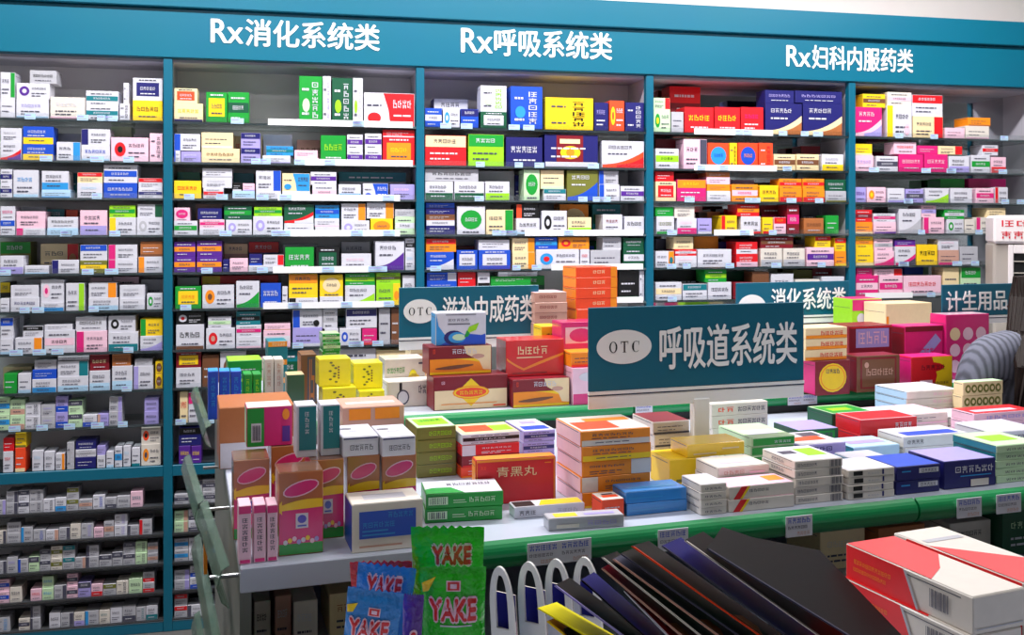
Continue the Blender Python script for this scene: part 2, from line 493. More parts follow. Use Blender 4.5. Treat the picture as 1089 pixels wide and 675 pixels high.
BAY = ['first', 'second', 'third', 'fourth', 'fifth']
WHITE = {1: {0: (.38, .985), 1: (.50, .985), 2: (.42, .93), 3: (.42, .93), 4: (.40, .80), 5: (.36, .9)},  # spans of shelf front where window glare is painted as a white strip
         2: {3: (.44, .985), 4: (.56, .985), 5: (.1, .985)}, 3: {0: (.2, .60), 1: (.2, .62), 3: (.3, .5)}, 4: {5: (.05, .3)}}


def cabinet(i):
    k0, k1 = KS[i], KS[i + 1]; w = k1 - k0
    root = empty('display_cabinet', wall_pt(k0, 0, 0), TH)
    tag(root, ['teal framed medicine shelving at the left edge of the photo', 'teal framed medicine shelving under the first printed fascia heading',
               'teal framed medicine shelving under the second printed fascia heading', 'teal framed medicine shelving with mostly red and orange boxes',
               'teal framed medicine shelving with mostly pink boxes beside the air conditioner'][i], 'shelving', 'teal wall shelving bays')
    post = MB(); post.box(-.017, -.004, 0, .017, .03, TOP_Z, ch=.002)
    post.build('divider_post', M['teal_dark'], root)
    sp = MB(); sp.box(-.009, .03, .02, .009, DEPTH, TOP_Z - .002); sp.build('side_panel', M['side'], root)
    if i == 4:
        post = MB(); post.box(w - .017, -.004, 0, w + .017, .03, TOP_Z, ch=.002); post.build('divider_post', M['teal_dark'], root)
        sp = MB(); sp.box(w - .009, .03, .02, w + .009, DEPTH, TOP_Z - .002); sp.build('side_panel', M['side'], root)
    bk = MB(); bk.box(.0, DEPTH, .0, w, DEPTH + .012, TOP_Z); bk.build('back_panel', M['mirror'] if i >= 3 else M['back'], root)
    tp = MB(); tp.box(.009, .03, TOP_Z - .012, w - .009, DEPTH, TOP_Z - .001); tp.build('top_panel', M['side'], root)
    ml = MB(); ml.box(.017, -.003, .612, w - .017, .028, .655, ch=.002); ml.build('middle_rail', M['teal_dark'], root)
    pl = MB(); pl.box(.017, -.002, 0, w - .017, .03, .042, ch=.002); pl.build('plinth', M['teal_dark'], root)
    rr = random.Random(50 + i)
    for j, z in enumerate(SHELF_Z + LOW_Z):
        low = j >= 9
        s = MB(); s.box(.010, .008, z - .008, w - .010, DEPTH - .002, z)
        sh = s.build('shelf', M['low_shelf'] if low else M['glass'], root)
        if j == 9: continue
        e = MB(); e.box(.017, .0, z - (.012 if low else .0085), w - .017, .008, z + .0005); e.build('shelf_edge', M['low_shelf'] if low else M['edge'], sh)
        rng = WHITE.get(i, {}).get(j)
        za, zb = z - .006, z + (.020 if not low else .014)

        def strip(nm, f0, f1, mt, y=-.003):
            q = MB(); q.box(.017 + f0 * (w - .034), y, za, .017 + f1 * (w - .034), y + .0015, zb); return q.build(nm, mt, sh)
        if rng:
            strip('glare_strip', rng[0], rng[1], M['strip'])  # opaque strip standing in for the reflected window
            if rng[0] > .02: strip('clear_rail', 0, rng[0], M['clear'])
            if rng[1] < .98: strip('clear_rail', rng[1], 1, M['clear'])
        else:
            strip('clear_rail', 0, 1, M['clear'])
        if j < 9:
            for q in range(rr.randint(3, 5) if j < 8 else 9):
                f = rr.uniform(.02, .92) if j < 8 else .01 + q * .108
                t = MB(); x = .02 + f * (w - .09); wt = rr.uniform(.035, .05)
                t.box(x, -.0052, z - .004, x + wt, -.0034, z + .018, 'B')
                put_art(t, [('r', .06, .6, .6, .8, 'v'), ('r', .1, .2, .9, .34, 'g')], (x, -.0052, z - .004), (wt, 0, 0), (0, 0, .022), (0, -1, 0), t0=.0003)
                t.build('price_tag', M['card'], sh)
    return root


for i in range(5):
    cabinet(i)

# fascia over the shelving
ka, kb = KS[0] - .3, KS[5] + .35
fas = empty('fascia_sign_board', wall_pt(0, 0, TOP_Z), TH)
tag(fas, 'long teal fascia board with raised white headings above the wall shelving', 'sign')
m = MB(); m.box(ka, -.012, 0, kb, .05, .195, ch=.003); m.build('board', M['teal'], fas)
m = MB(); m.box(ka, -.035, .195, kb, .06, .31, ch=.004); m.build('cornice', M['teal'], fas)


def fascia_text(body_rx, body, px0, pxr, px1, pyt0, pyt1, pyb0, pyb1):
    t = -.012
    k0, kr, k1 = wall_k(px0, t), wall_k(pxr, t), wall_k(px1, t)
    zt = (wall_z(px0, pyt0, t) + wall_z(px1, pyt1, t)) / 2 - TOP_Z
    zb = (wall_z(px0, pyb0, t) + wall_z(px1, pyb1, t)) / 2 - TOP_Z
    hh = zt - zb
    text_part('heading', body_rx, M['letter'], fas, k0, kr, zb + hh * .08, zt - hh * .06, -.013, bold=.018)
    text_part('heading', body, M['letter'], fas, kr + .006, k1, zb, zt, -.013, bold=.022)


fascia_text('Rx', '消化系统类', 224, 259, 404, 20, 24, 49, 53)
fascia_text('Rx', '呼吸系统类', 490, 524, 651, 30, 33, 59, 63)
fascia_text('Rx', '妇科内服药类', 836, 862, 971, 47, 52, 73, 77)

# ------------------------------------------------------------------ cartons on the shelves, read off the photograph
# one carton: [~]x0 x1 y0 y1 style colours[*n]   (~ behind the front row, *n a pile of n)
ROWS = {
 (0, 0): "0 16 79 106 r wG,0 16 106 129 n w,17 53 90 107 o wp,17 52 107 129 p wvB,31 60 76 90 k gk,53 91 104 129 p awP,91 126 113 129 s wt,91 126 97 113 s wt,127 138 110 129 v w,131 137 88 110 v wg,141 173 107 129 k yz,141 173 83 107 f wn",
 (0, 1): "0 23 154 174 d wrp,0 23 139 154 p wg,24 57 156 174 b by,24 57 137 156 b by,60 86 153 174 r wc,86 117 156 174 k wbB,86 117 139 156 l wn,118 158 147 174 o Prk,159 174 142 174 v PK,~60 86 142 156 n g,~118 140 134 150 n L",
 (0, 2): "0 13 199 214 s wn,0 13 183 199 s wn,14 41 183 214 p wcB,44 75 205 214 n Bc,44 73 185 205 b wc,~74 82 184 205 n t,82 109 197 214 p wB,82 109 186 197 t er,110 146 197 214 k bw,110 146 177 197 s wb,147 175 203 214 s wn,147 175 192 203 t wr",
 (0, 3): "0 16 237 254 t wb,0 16 222 237 k wm,17 48 246 254 l wm,17 48 228 246 p PK,50 83 246 254 n B,50 83 234 246 k wk,~50 69 222 240 t qt,~70 83 223 240 n S,85 114 226 254 b Pv,116 145 234 254 l wy,145 175 234 254 o wg,116 144 221 234 s lG,146 174 220 234 r wd",
 (0, 4): "0 25 272 292 b wv,~0 33 257 275 t OG,26 52 283 292 n wB,55 84 277 292 l wn,~43 84 259 278 r eri,85 114 278 292 s Oy,85 114 261 278 t wb,115 146 277 292 l wm,115 146 261 277 l wm,147 176 274 292 l wo,149 175 258 274 n iz",
 (0, 5): "0 10 318 333 n w,~0 11 300 318 t ky,11 42 317 333 k wn,11 41 304 317 p wg,43 68 323 333 b wc,43 68 299 323 o wPm,70 90 302 333 r wl,94 126 319 333 b wB,94 124 303 319 r wo,127 154 320 333 p w,127 154 306 320 p wg,156 176 315 333 o wG,~150 175 297 316 n g,~96 120 295 318 n P,~120 148 294 318 s Pz",
 (0, 6): "0 14 360 373 n wB,0 14 338 360 t wb,16 45 359 373 r wo,24 46 347 359 t wk,47 80 351 373 s wPk,47 77 345 351 n w,81 114 352 373 l Pm,80 113 337 352 k wk,115 147 353 373 b wt,115 144 336 353 o wk,149 177 357 373 d wv,149 177 339 357 l yG",
 (0, 7): "4 18 397 414 n G,19 33 397 414 n wB,~3 34 390 400 n e,34 60 403 414 b wc,34 60 393 403 n b,36 60 383 393 p g,61 94 400 414 b wB,61 94 384 400 r wt,61 95 377 384 n wk,95 117 394 414 b wB,95 116 376 394 k qe,119 141 389 414 b wB,119 139 377 389 k iz,142 163 389 413 l wv,143 162 382 389 n g,165 179 398 413 O yz,165 179 384 398 O yz",
 (0, 9): "3 14 480 494 p wr,3 15 466 480 n r,16 27 476 494 n Se,16 28 460 476 n yO,34 46 479 494 p wB,47 58 480 494 p w,59 69 482 494 r wo,71 79 470 494 v gw,80 102 486 494 n n,80 102 478 486 s wg,80 102 468 478 k nw,103 112 484 494 k wk,103 112 474 484 n v,113 121 480 494 n wB,122 130 475 494 s wc,131 139 474 494 p wB,140 149 476 494 n wt,150 171 472 494 o aoK,150 171 454 472 o aSk",
 (1, 0): "184 216 110 131 k eyn,185 210 94 110 f eS,219 242 98 131 f Gy,242 265 98 131 s Gd,318 343 81 131 v GwL,343 352 81 131 v wv,353 375 83 131 v dwl,375 386 83 131 v wgl,387 445 99 131 R wrr",
 (1, 1): "183 192 162 175 l wb,192 214 163 175 p vw,183 213 144 162 l wb,214 255 159 175 k ez,214 248 142 159 n ea,256 277 158 175 t vn,256 277 142 158 t vn,279 309 166 175 n wv,283 312 156 166 s ct,~280 311 143 160 n w,313 339 168 175 n P,313 338 160 168 n Pw,341 368 144 175 k Gl,369 386 159 175 s wp,369 386 143 159 s wp,388 406 159 175 s wp,388 406 142 159 s wp,407 445 146 175 f roy,407 445 138 146 n rw",
 (1, 2): "183 214 193 213 k yr,~184 213 183 195 n t,216 238 201 213 s wrB,215 247 190 201 p wg,215 247 180 190 n wg,~248 270 184 194 n t,247 271 204 213 n Bw,247 257 195 204 n kw,258 271 196 204 n Pv,272 299 204 213 p w,272 299 182 204 r wb,300 330 204 213 n w,300 330 185 204 R ec,332 358 197 213 s wP,330 358 183 197 s wp,360 384 196 213 b wc,386 413 195 213 R wb,415 445 196 213 p vP,~360 432 183 197 s tg",
 (1, 3): "183 210 236 252 s wG,183 202 222 236 O Pm,212 239 244 252 p w,212 239 235 244 s Pm,210 236 223 235 k nw,~208 237 217 226 n j,240 268 235 252 o wv,238 268 220 235 s dGw,269 301 231 252 o wv,270 300 221 231 s lG,302 334 239 252 n w,302 334 219 239 d drw,335 361 243 252 n w,334 361 234 243 n wP,335 361 220 234 s cb,363 393 236 252 o wv,363 389 218 236 r wo,394 418 234 252 O yo,390 419 217 234 r wo,420 444 232 252 s Lw,420 444 224 232 n g",
 (1, 4): "184 208 273 290 s po,184 208 257 273 s po,209 236 273 290 s po,209 236 256 273 s po,237 244 276 290 n n,244 264 275 290 p PK,~238 264 259 277 t je,264 302 283 290 n w,265 279 271 283 n nb,280 302 272 283 r wr,~264 297 257 275 t nr,303 334 263 290 k Gw,336 361 264 290 f kd,363 395 271 290 p wP,~363 394 257 273 d gr,399 430 257 290 d wp,431 445 270 290 p wB,431 445 255 270 s wk",
 (1, 5): "186 214 305 330 f Gyo,~186 212 295 307 n g,215 249 304 330 o woz,~214 296 293 305 l ry,251 276 300 330 d wG,277 299 303 330 k bw,300 306 307 330 n w,307 338 320 330 l wk,307 338 293 320 t yo,340 365 319 330 n w,340 365 296 319 O ye,367 399 307 330 d wl,367 399 293 307 s Gl,400 426 305 330 r lyo,400 426 293 305 s lO,428 445 297 330 p w",
 (1, 6): "187 217 345 370 k wkz,187 217 332 345 o kwr,219 250 349 370 o wrj,221 246 337 349 s wLG,251 278 358 371 n wP,251 278 346 358 s wm,251 277 332 346 s tk,280 309 352 371 s Pw,281 309 345 352 n Pj,~280 310 334 348 k kn,311 343 350 371 n vw,311 343 331 350 l wbk,345 360 352 371 n w,343 359 331 352 s wg,361 384 352 371 o wb,385 401 353 371 n mr,368 401 332 353 t wn,403 415 329 371 n g,416 425 330 371 n z,426 446 350 371 d wo",
 (1, 7): "187 214 391 409 p wK,187 214 373 391 f qy,215 233 378 409 n z,234 262 372 392 O wz,262 290 380 409 n P,~235 300 376 409 n w,290 320 372 409 s td,320 345 370 409 n g,345 400 372 409 s wK,400 440 375 409 p e",
 (1, 8): "191 200 417 448 k er,200 213 417 448 t wm,~188 214 420 448 n j",
 (1, 9): "190 203 474 490 k py,203 214 474 490 k py,190 214 455 474 t nk",
 (2, 0): "451 470 115 134 s bw,471 489 115 134 o wc,490 509 116 134 t bn,~461 498 105 120 t nw,511 539 119 134 f dw,511 539 91 119 v wlL,543 577 92 136 v bwc,580 631 104 136 v yk,632 647 109 136 p nv,648 664 107 136 o Sy,665 685 109 136 v nw",
 (2, 1): "451 496 144 175 t re,498 536 143 175 t lGw,538 577 146 175 k nw,579 636 143 175 E nqy,640 687 150 176 d wSr",
 (2, 2): "452 482 193 212 b wd,483 515 193 212 b wd,452 509 179 193 k gk,516 542 193 212 b wl,~508 556 186 212 p nb,~507 547 177 190 n g,557 574 178 212 O LG,575 600 180 200 n eL,~575 600 180 212 n e,578 602 201 212 t wt,603 636 178 212 d Ob,637 659 196 212 l wb,637 658 181 196 l gb,660 690 198 213 s wp",
 (2, 3): "453 484 234 249 t nw,453 484 228 234 n zi,453 484 222 228 n n,453 484 215 222 n bn,486 516 219 249 O wG,517 546 223 249 r eG,549 574 232 249 k wkB,549 573 217 232 l kS,576 603 224 248 o wk,~595 626 214 232 O oe,604 629 231 248 b el,~630 660 215 247 s td,641 662 228 247 p wq,664 689 230 248 k wk",
 (2, 4): "453 483 268 283 d bw,453 486 254 268 t or,485 508 266 283 f bw,509 543 266 283 f bw,509 542 255 266 n w,545 569 268 283 r eo,545 569 253 268 r eo,570 616 265 283 o wcr,569 593 252 265 s bc,594 627 251 265 o or,617 627 265 283 p wr,628 660 266 283 n g,641 661 250 266 n gw,663 690 263 283 s dw,663 690 253 263 k dw",
 (2, 5): "454 485 309 320 r bc,454 486 299 309 n b,454 486 290 299 r bw,487 507 305 320 n r,487 506 289 305 n r,508 521 289 320 s wk,~522 532 290 320 n w,522 565 308 320 n G,522 565 301 308 n G,522 565 294 301 n G,530 572 285 294 l gw,658 679 285 318 n kd,680 690 285 318 v wg",
 (3, 0): "695 713 116 137 o LGy,695 713 104 116 r Lr,714 727 119 137 n g,~712 745 92 137 s rq,728 759 114 138 k ry,760 787 114 138 k ry,788 812 114 138 p rm,814 853 110 140 d nei,854 896 110 140 d nei,814 845 96 110 k nv,846 896 97 110 k nv",
 (3, 1): "697 722 158 178 s wlk,~697 726 148 178 n q,727 752 148 178 r PK,753 775 152 178 O Scb,776 784 152 178 v yk,785 806 152 178 O Sbo,807 822 152 178 v Sr,823 846 164 179 s ez,847 871 164 179 s ez,874 897 164 180 b wyg",
 (3, 2): "697 719 193 211 f er,697 717 182 193 n r,720 751 191 211 t moy,~718 750 184 196 n q,752 777 203 211 n w,752 777 196 203 n o,752 777 188 196 n P,752 777 181 188 n io,778 806 196 211 s oPm,808 828 197 212 k yz,829 853 201 212 b or,854 877 201 212 b or,829 853 190 201 s or,854 877 190 201 s or,878 903 203 212 n gO,878 902 191 203 k dw",
 (3, 3): "698 718 230 247 k wOG,697 717 220 230 n G,720 741 232 247 b wmP,742 757 232 247 n vw,716 739 220 232 p aK,~752 766 225 247 n i,767 785 229 246 l yr,788 809 230 246 k wkr,783 808 217 230 s ro,~809 832 216 236 s qm,811 822 231 246 n yr,823 836 231 246 t Pro,837 850 217 246 s qm,855 876 232 245 k iz,~852 871 217 235 n K,878 892 229 246 n G",
 (3, 4): "697 717 267 280 r wot,~697 717 254 268 n K,718 741 272 280 p wP,718 741 265 272 s rw,717 738 252 265 k eK,742 778 265 281 p wK,~739 774 257 267 n n,~738 764 251 258 n o,783 806 270 281 b rP,783 806 257 270 b rw,~776 808 254 270 n q,809 832 264 280 b ag,833 856 264 280 b ag,809 844 249 264 s qz,858 887 263 280 s Pp,867 884 249 263 t yr,888 905 267 280 n oy,888 905 253 267 t yr",
 (3, 5): "697 725 300 316 s we,726 752 302 316 t wt,~699 750 287 303 n kd,753 778 300 316 k wK,750 773 284 300 s Gl,780 800 300 316 n q,820 844 291 316 p wK,~843 864 287 300 n O,846 872 297 316 p aK,874 898 294 316 n w,~864 889 284 298 s qr,800 818 289 316 n zk",
 (4, 0): "907 938 114 144 d mPv,918 942 100 114 s yz,~917 943 102 130 n z,943 970 112 144 l wyP,944 970 98 112 s aP,971 1003 124 144 r er,970 1003 101 124 t wr,1005 1026 136 145 n P,1027 1052 134 146 n aP,1030 1054 125 134 n oi",
 (4, 1): "908 929 165 181 k Pv,907 928 153 165 n ye,932 955 166 181 s wK,956 982 164 181 k mP,951 975 151 164 k Pr,983 1008 164 181 k mP,976 998 155 164 n m,1009 1031 166 181 b wv,998 1024 157 166 r er,1033 1053 165 181 s wG,1045 1062 154 165 s wr,1054 1070 167 181 b Pr",
 (4, 2): "909 921 199 213 k vp,922 942 199 213 o Poy,944 962 200 213 n wv,963 982 201 213 s vK,984 1009 200 213 d wl,1011 1034 200 213 p wK,~1000 1026 190 213 n G,1038 1057 200 214 s Pm,1058 1072 199 213 l wr,~1030 1070 190 205 n m",
 (4, 3): "909 928 236 245 n oe,909 928 223 236 s rq,929 953 236 245 n Pp,929 953 227 236 s wm,956 980 222 245 d wg,982 1005 231 245 l Pm,980 996 216 231 s Pv,1007 1025 233 245 o wG,1004 1026 223 233 s Gw,1026 1037 233 245 n a,1038 1056 231 245 l am,1050 1070 221 231 n e",
 (4, 4): "910 929 264 278 n ye,910 929 251 264 s yo,930 951 267 278 d Pm,930 950 254 267 s Pg,952 974 262 278 d wmK,952 974 255 262 n pm,975 997 260 278 k yk,998 1020 266 278 n jm,998 1020 254 266 p wP,1021 1040 262 278 n gw",
 (4, 5): "910 934 293 312 s mP,911 928 284 293 n m,935 960 293 312 s Pm,930 960 286 293 r Pr,961 1001 293 312 k Prw,~962 982 281 296 n b,1003 1020 281 312 n e,1022 1043 281 312 t LG",
}

SPEC = {(2, 1, 579): [('e', .5, .42, .2, .22, 'y'), ('e', .5, .42, .1, .14, 'o')]}
boxes = []


def parse(bay, row, text):
    out = []
    for item in text.split(','):
        f = item.strip()
        behind = f.startswith('~'); f = f.lstrip('~').split()
        x0, x1, y0, y1 = map(float, f[:4])
        out.append(dict(bay=bay, row=row, x0=x0, x1=x1, y0=y0, y1=y1, style=f[4], cols=f[5], behind=behind))
    return out


def place_row(bay, row, items):
    zs = SHELF_Z[row]; ceil_z = (TOP_Z - .012 if row == 0 else SHELF_Z[row - 1]) - .012
    ka, kb = KS[bay] + .021, KS[bay + 1] - .021
    done = []
    items.sort(key=lambda b: (b['behind'], -b['y1'], b['x0']))
    for b in items:
        t = .135 if b['behind'] else .012
        xm = (b['x0'] + b['x1']) / 2
        k0, k1 = max(wall_k(b['x0'], t), ka), min(wall_k(b['x1'], t), kb)
        if bay == 0: k0 = max(k0, wall_k(-6, t))
        if k1 - k0 < .015: continue
        zb, zt = wall_z(xm, b['y1'], t), wall_z(xm, b['y0'], t)
        if b['behind']:
            base = zs; under = None
        else:
            base = zs; under = None
            for o in done:
                if o['behind']: continue
                ov = min(k1, o['k1']) - max(k0, o['k0'])
                if ov > .25 * min(k1 - k0, o['k1'] - o['k0']) and abs(o['y0'] - b['y1']) <= 4.5 and o['zt'] > base:
                    base = o['zt']; under = o
            if under is not None: t = max(t, under['t'] + .003); b['on'] = under
        b['base_z'] = base
        zt = min(max(zt, base + max(.018, (b['y1'] - b['y0']) / F * wall_pt(k0, t, 0).y * (.95 if under is None and not b['behind'] else 1))), ceil_z)
        if zt - base < .015: continue
        b.update(k0=k0, k1=k1, zb=base + .0004, zt=zt, t=t)
        done.append(b)
    # keep neighbours out of each other
    for layer in (False, True):
        L = sorted([b for b in done if b['behind'] == layer], key=lambda b: b['k0'])
        for i, a in enumerate(L):
            for b in L[i + 1:]:
                if min(a['zt'], b['zt']) - max(a['zb'], b['zb']) < .002: continue
                ov = a['k1'] - b['k0']
                if ov > -.001:
                    mid = (max(a['k0'], b['k0']) + min(a['k1'], b['k1'])) / 2
                    if ov < .45 * min(a['k1'] - a['k0'], b['k1'] - b['k0']):
                        a['k1'], b['k0'] = mid - .0007, mid + .0007
                    else:
                        b['k0'] = a['k1'] + .001
    return [b for b in done if b['k1'] - b['k0'] > .012]


def label_row(bay, row, done):
    cols = []
    for b in sorted([b for b in done if not b['behind'] and 'on' not in b], key=lambda b: b['k0']): cols.append([b])
    for b in sorted([b for b in done if 'on' in b], key=lambda b: b['zb']):
        for c in cols:
            if b['on'] in c: c.append(b); break
        else: cols.append([b])
    where = f"{ORD[row]} shelf down, {BAY[bay]} bay"
    for b in done: b['cw'] = colour_words(b['cols']) if len(colour_words(b['cols']).split()) < 5 else colour_words(b['cols'][:1])
    for i, c in enumerate(cols):
        for j, b in enumerate(c):
            lv = '' if len(c) == 1 else ('lowest, ' if j == 0 else ('topmost, ' if j == len(c) - 1 else f'{ORD[j]} up, '))
            b['label'] = f"{b['cw']} medicine box, {lv}{ORD[i]} from left, {where}"
    for i, b in enumerate(sorted([b for b in done if b['behind']], key=lambda b: b['k0'])):
        b['label'] = f"back-row {b['cw']} medicine box, {ORD[i]} from left, {where}"


rf = random.Random(77)
STOCK = ['wb', 'gt', 'tG', 'jz', 'dG', 'nb', 'vw', 'Lg', 'wG', 'zj', 'br', 'qr', 'er', 'Ge', 'gK', 'wr']


def stock_row(bay, row, done):
    """The second row of cartons that shows in the gaps over the front row."""
    zs = SHELF_Z[row]; gap = (SHELF_Z[row - 1] if row else TOP_Z) - zs - .02
    k = KS[bay] + .03 if bay else wall_k(-6, .14)
    n = 0
    while k < KS[bay + 1] - .12:
        w = rf.uniform(.09, .15)
        free = all(b['k1'] < k - .002 or b['k0'] > k + w + .002 for b in done if b['behind'])
        if free and k + w < KS[bay + 1] - .03 and rf.random() < .68:
            c = rf.choice(STOCK); h = gap * rf.uniform(.72, .97)
            o = carton('stock_box', w - .003, .09, h, c, art(rf.choice('pbtsknk'), c, rf, w / h), loc=wall_pt(k + w / 2, .186, zs + .0004), rz=TH)
            tag(o, f"{colour_words(c)} stock box behind, {ORD[n]} from left, {ORD[row]} shelf down, {BAY[bay]} bay", 'medicine box', f"stock boxes at the back of the {ORD[row]} shelf down, {BAY[bay]} bay")
            n += 1
        k += w + .004


n_wall = 0
for (bay, row), text in ROWS.items():
    done = place_row(bay, row, parse(bay, row, text))
    label_row(bay, row, done)
    if row not in (0, 8, 9) and bay < 4: stock_row(bay, row, done)
    for b in done:
        w = b['k1'] - b['k0'] - .0016; h = b['zt'] - b['zb']
        rnd = random.Random(int(b['x0'] * 7 + b['y0'] * 131))
        d = .10 if b['behind'] else min(.118, rnd.uniform(.08, .11))
        st = b['style']
        if st == 'E': fr = [('r', .22, .05, .72, .98, 'q'), ('e', .48, .45, .19, .2, 'y'), ('e', .48, .45, .08, .13, 'o')] + art('n', 'nw', rnd) + [('r', .28, .72, .66, .86, 'e')]
        else: fr = art(st, b['cols'], rnd, w / h)
        p = wall_pt((b['k0'] + b['k1']) / 2, b['t'] + d / 2, b['zb'])
        nm = 'medicine_box' if (b['bay'] < 2) else 'medicine_carton'
        o = carton(nm, w, d, h, b['cols'], fr, loc=p, rz=TH, ch=.0009)
        tag(o, b['label'].replace('medicine box', 'medicine carton') if nm == 'medicine_carton' else b['label'], 'medicine box',
            f"medicine boxes on the {ORD[row]} shelf down of the {BAY[bay]} bay")
        n_wall += 1

# ------------------------------------------------------------------ small boxes packed on the low shelves and the ninth shelf
rs = random.Random(11)
LOWCOL = ['g', 'w', 'g', 'g', 'a', 'w', 'g', 'L', 'g', 'v', 'P', 'g']  # mostly greys: the dimness of the low shelves is put into these colours
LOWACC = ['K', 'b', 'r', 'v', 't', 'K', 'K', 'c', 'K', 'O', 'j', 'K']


def small_row(bay, zs, k0, k1, gap, wname, place, two=.35, wmin=.038, wmax=.062, hmin=.055, hmax=.085, fixed=(), cat='ointment box'):
    k = k0; n = 0
    while k < k1 - wmin:
        w = rs.uniform(wmin, wmax)
        if rs.random() < .07: k += w * .8; continue
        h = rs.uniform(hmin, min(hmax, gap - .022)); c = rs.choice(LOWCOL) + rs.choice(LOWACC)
        d = rs.uniform(.06, .09)
        st = rs.choice('pbtslrkv')
        for lv in range(2 if (rs.random() < two and h < gap * .46) else 1):
            fr = art(st, c, rs, w / h)
            if k + w > k1: break
            o = carton(wname, w - .002, d, h, c, fr, loc=wall_pt(k + w / 2, .012 + d / 2 + lv * .003, zs + .0004 + lv * (h + .0005)), rz=TH, ch=.0008)
            tag(o, f"{colour_words(c) if len(colour_words(c).split()) < 4 else colour_words(c[:1])} {cat}, {'upper, ' if lv else ''}{ORD[n] if n < len(ORD) else ORD[-1]} from left, {place}", cat, f"small boxes on the {place}")
        n += 1
        k += w


a0 = wall_k(-4, .02); z = SHELF_Z[8]
small_row(0, z, a0, KS[1] - .022, .135, 'ointment_box', 'ninth shelf down, first bay', two=.8, wmin=.042, wmax=.06, hmin=.045, hmax=.062)
LOWN = ['top', 'second', 'third', 'fourth', 'bottom']
HG = [.108, .102, .105, .105, .10]
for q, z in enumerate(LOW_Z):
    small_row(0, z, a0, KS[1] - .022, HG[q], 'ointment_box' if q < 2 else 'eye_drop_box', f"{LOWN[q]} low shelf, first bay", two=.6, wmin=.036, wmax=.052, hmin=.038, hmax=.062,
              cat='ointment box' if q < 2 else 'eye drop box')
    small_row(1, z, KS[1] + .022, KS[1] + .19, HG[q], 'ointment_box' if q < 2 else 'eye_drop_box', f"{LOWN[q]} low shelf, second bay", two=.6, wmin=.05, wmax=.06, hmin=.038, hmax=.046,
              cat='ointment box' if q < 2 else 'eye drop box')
# ------------------------------------------------------------------ island gondola
GA = math.radians(18)
GU = Vector((math.cos(GA), math.sin(GA), 0)); GN = Vector((-math.sin(GA), math.cos(GA), 0))
A0 = Vector((-.478, 1.75, 0))
ZA, ZB = 1.0, 1.06
GL, GLB, GD, GB = 2.2, 2.9, .93, .97       # length, lower deck depth, start of the upper deck


def gpt(x, y, z):
    p = A0 + GU * x + GN * y
    return Vector((p.x, p.y, z))


gon = empty('display_gondola', A0, GA)
tag(gon, 'long island display counter with two white decks and green price rails', 'display counter')
m = MB(); m.box(0, 0, ZA - .022, GL, GD + .03, ZA, ch=.002); m.build('lower_deck', M['deck'], gon)
m = MB(); m.box(0, GB, ZB - .02, GLB, GB + .80, ZB, ch=.002); m.build('upper_deck', M['deck'], gon)
m = MB(); m.box(0, -.006, ZA - .045, .39, .012, ZA - .0005, ch=.002); m.build('deck_lip', M['deck'], gon)
m = MB(); m.box(.02, GD + .035, 0.05, GLB - .02, GD + .055, ZB - .021); m.build('riser_panel', M['dark'], gon)
m = MB(); m.box(.02, .02, .0, GL - .02, GD, .10); m.box(.02, GD + .06, .0, GLB - .02, 1.74, .10); m.build('base', M['dark'], gon)
m = MB(); m.box(.015, .02, .76, GL - .015, GD, .78); m.build('under_shelf', M['deck'], gon)
m = MB(); m.box(.015, .02, .44, GL - .015, GD, .46); m.build('under_shelf', M['deck'], gon)
m = MB(); m.box(.0, .01, .10, .02, 1.74, ZA - .022); m.build('end_panel', M['panel_gr'], gon)
m = MB(); m.box(GL - .02, .01, .10, GL, GD, ZA - .022); m.build('end_panel', M['panel_gr'], gon)
m = MB(); m.box(GLB - .02, GB + .01, .10, GLB, 1.74, ZB - .021); m.build('end_panel', M['panel_gr'], gon)


def half_round(name, x0, x1, y, z0, z1, bulge, material):
    m = MB(); n = 10
    for xa in (x0, x1):
        pass
    prof = [(y - bulge * math.sin(math.pi * i / n) ** .7, z0 + (z1 - z0) * i / n) for i in range(n + 1)]
    for i in range(n):
        a, b = prof[i], prof[i + 1]
        m.poly([(x0, a[0], a[1]), (x1, a[0], a[1]), (x1, b[0], b[1]), (x0, b[0], b[1])])
    m.poly([(x0, p[0], p[1]) for p in prof][::-1]); m.poly([(x1, p[0], p[1]) for p in prof])
    m.poly([(x0, y, z0), (x0, y, z1), (x1, y, z1), (x1, y, z0)])
    o = m.build(name, material, gon, weld=True)
    return o


rails = [half_round('price_rail', .39, 1.428, -.001, ZA - .052, ZA + .002, .020, M['green_rail']),
         half_round('price_rail', 1.434, GL, -.001, ZA - .052, ZA + .002, .020, M['green_rail']),
         half_round('price_rail', .02, 1.20, GB - .001, ZB - .040, ZB + .002, .016, M['green_rail']),
         half_round('price_rail', 1.206, GLB, GB - .001, ZB - .040, ZB + .002, .016, M['green_rail'])]


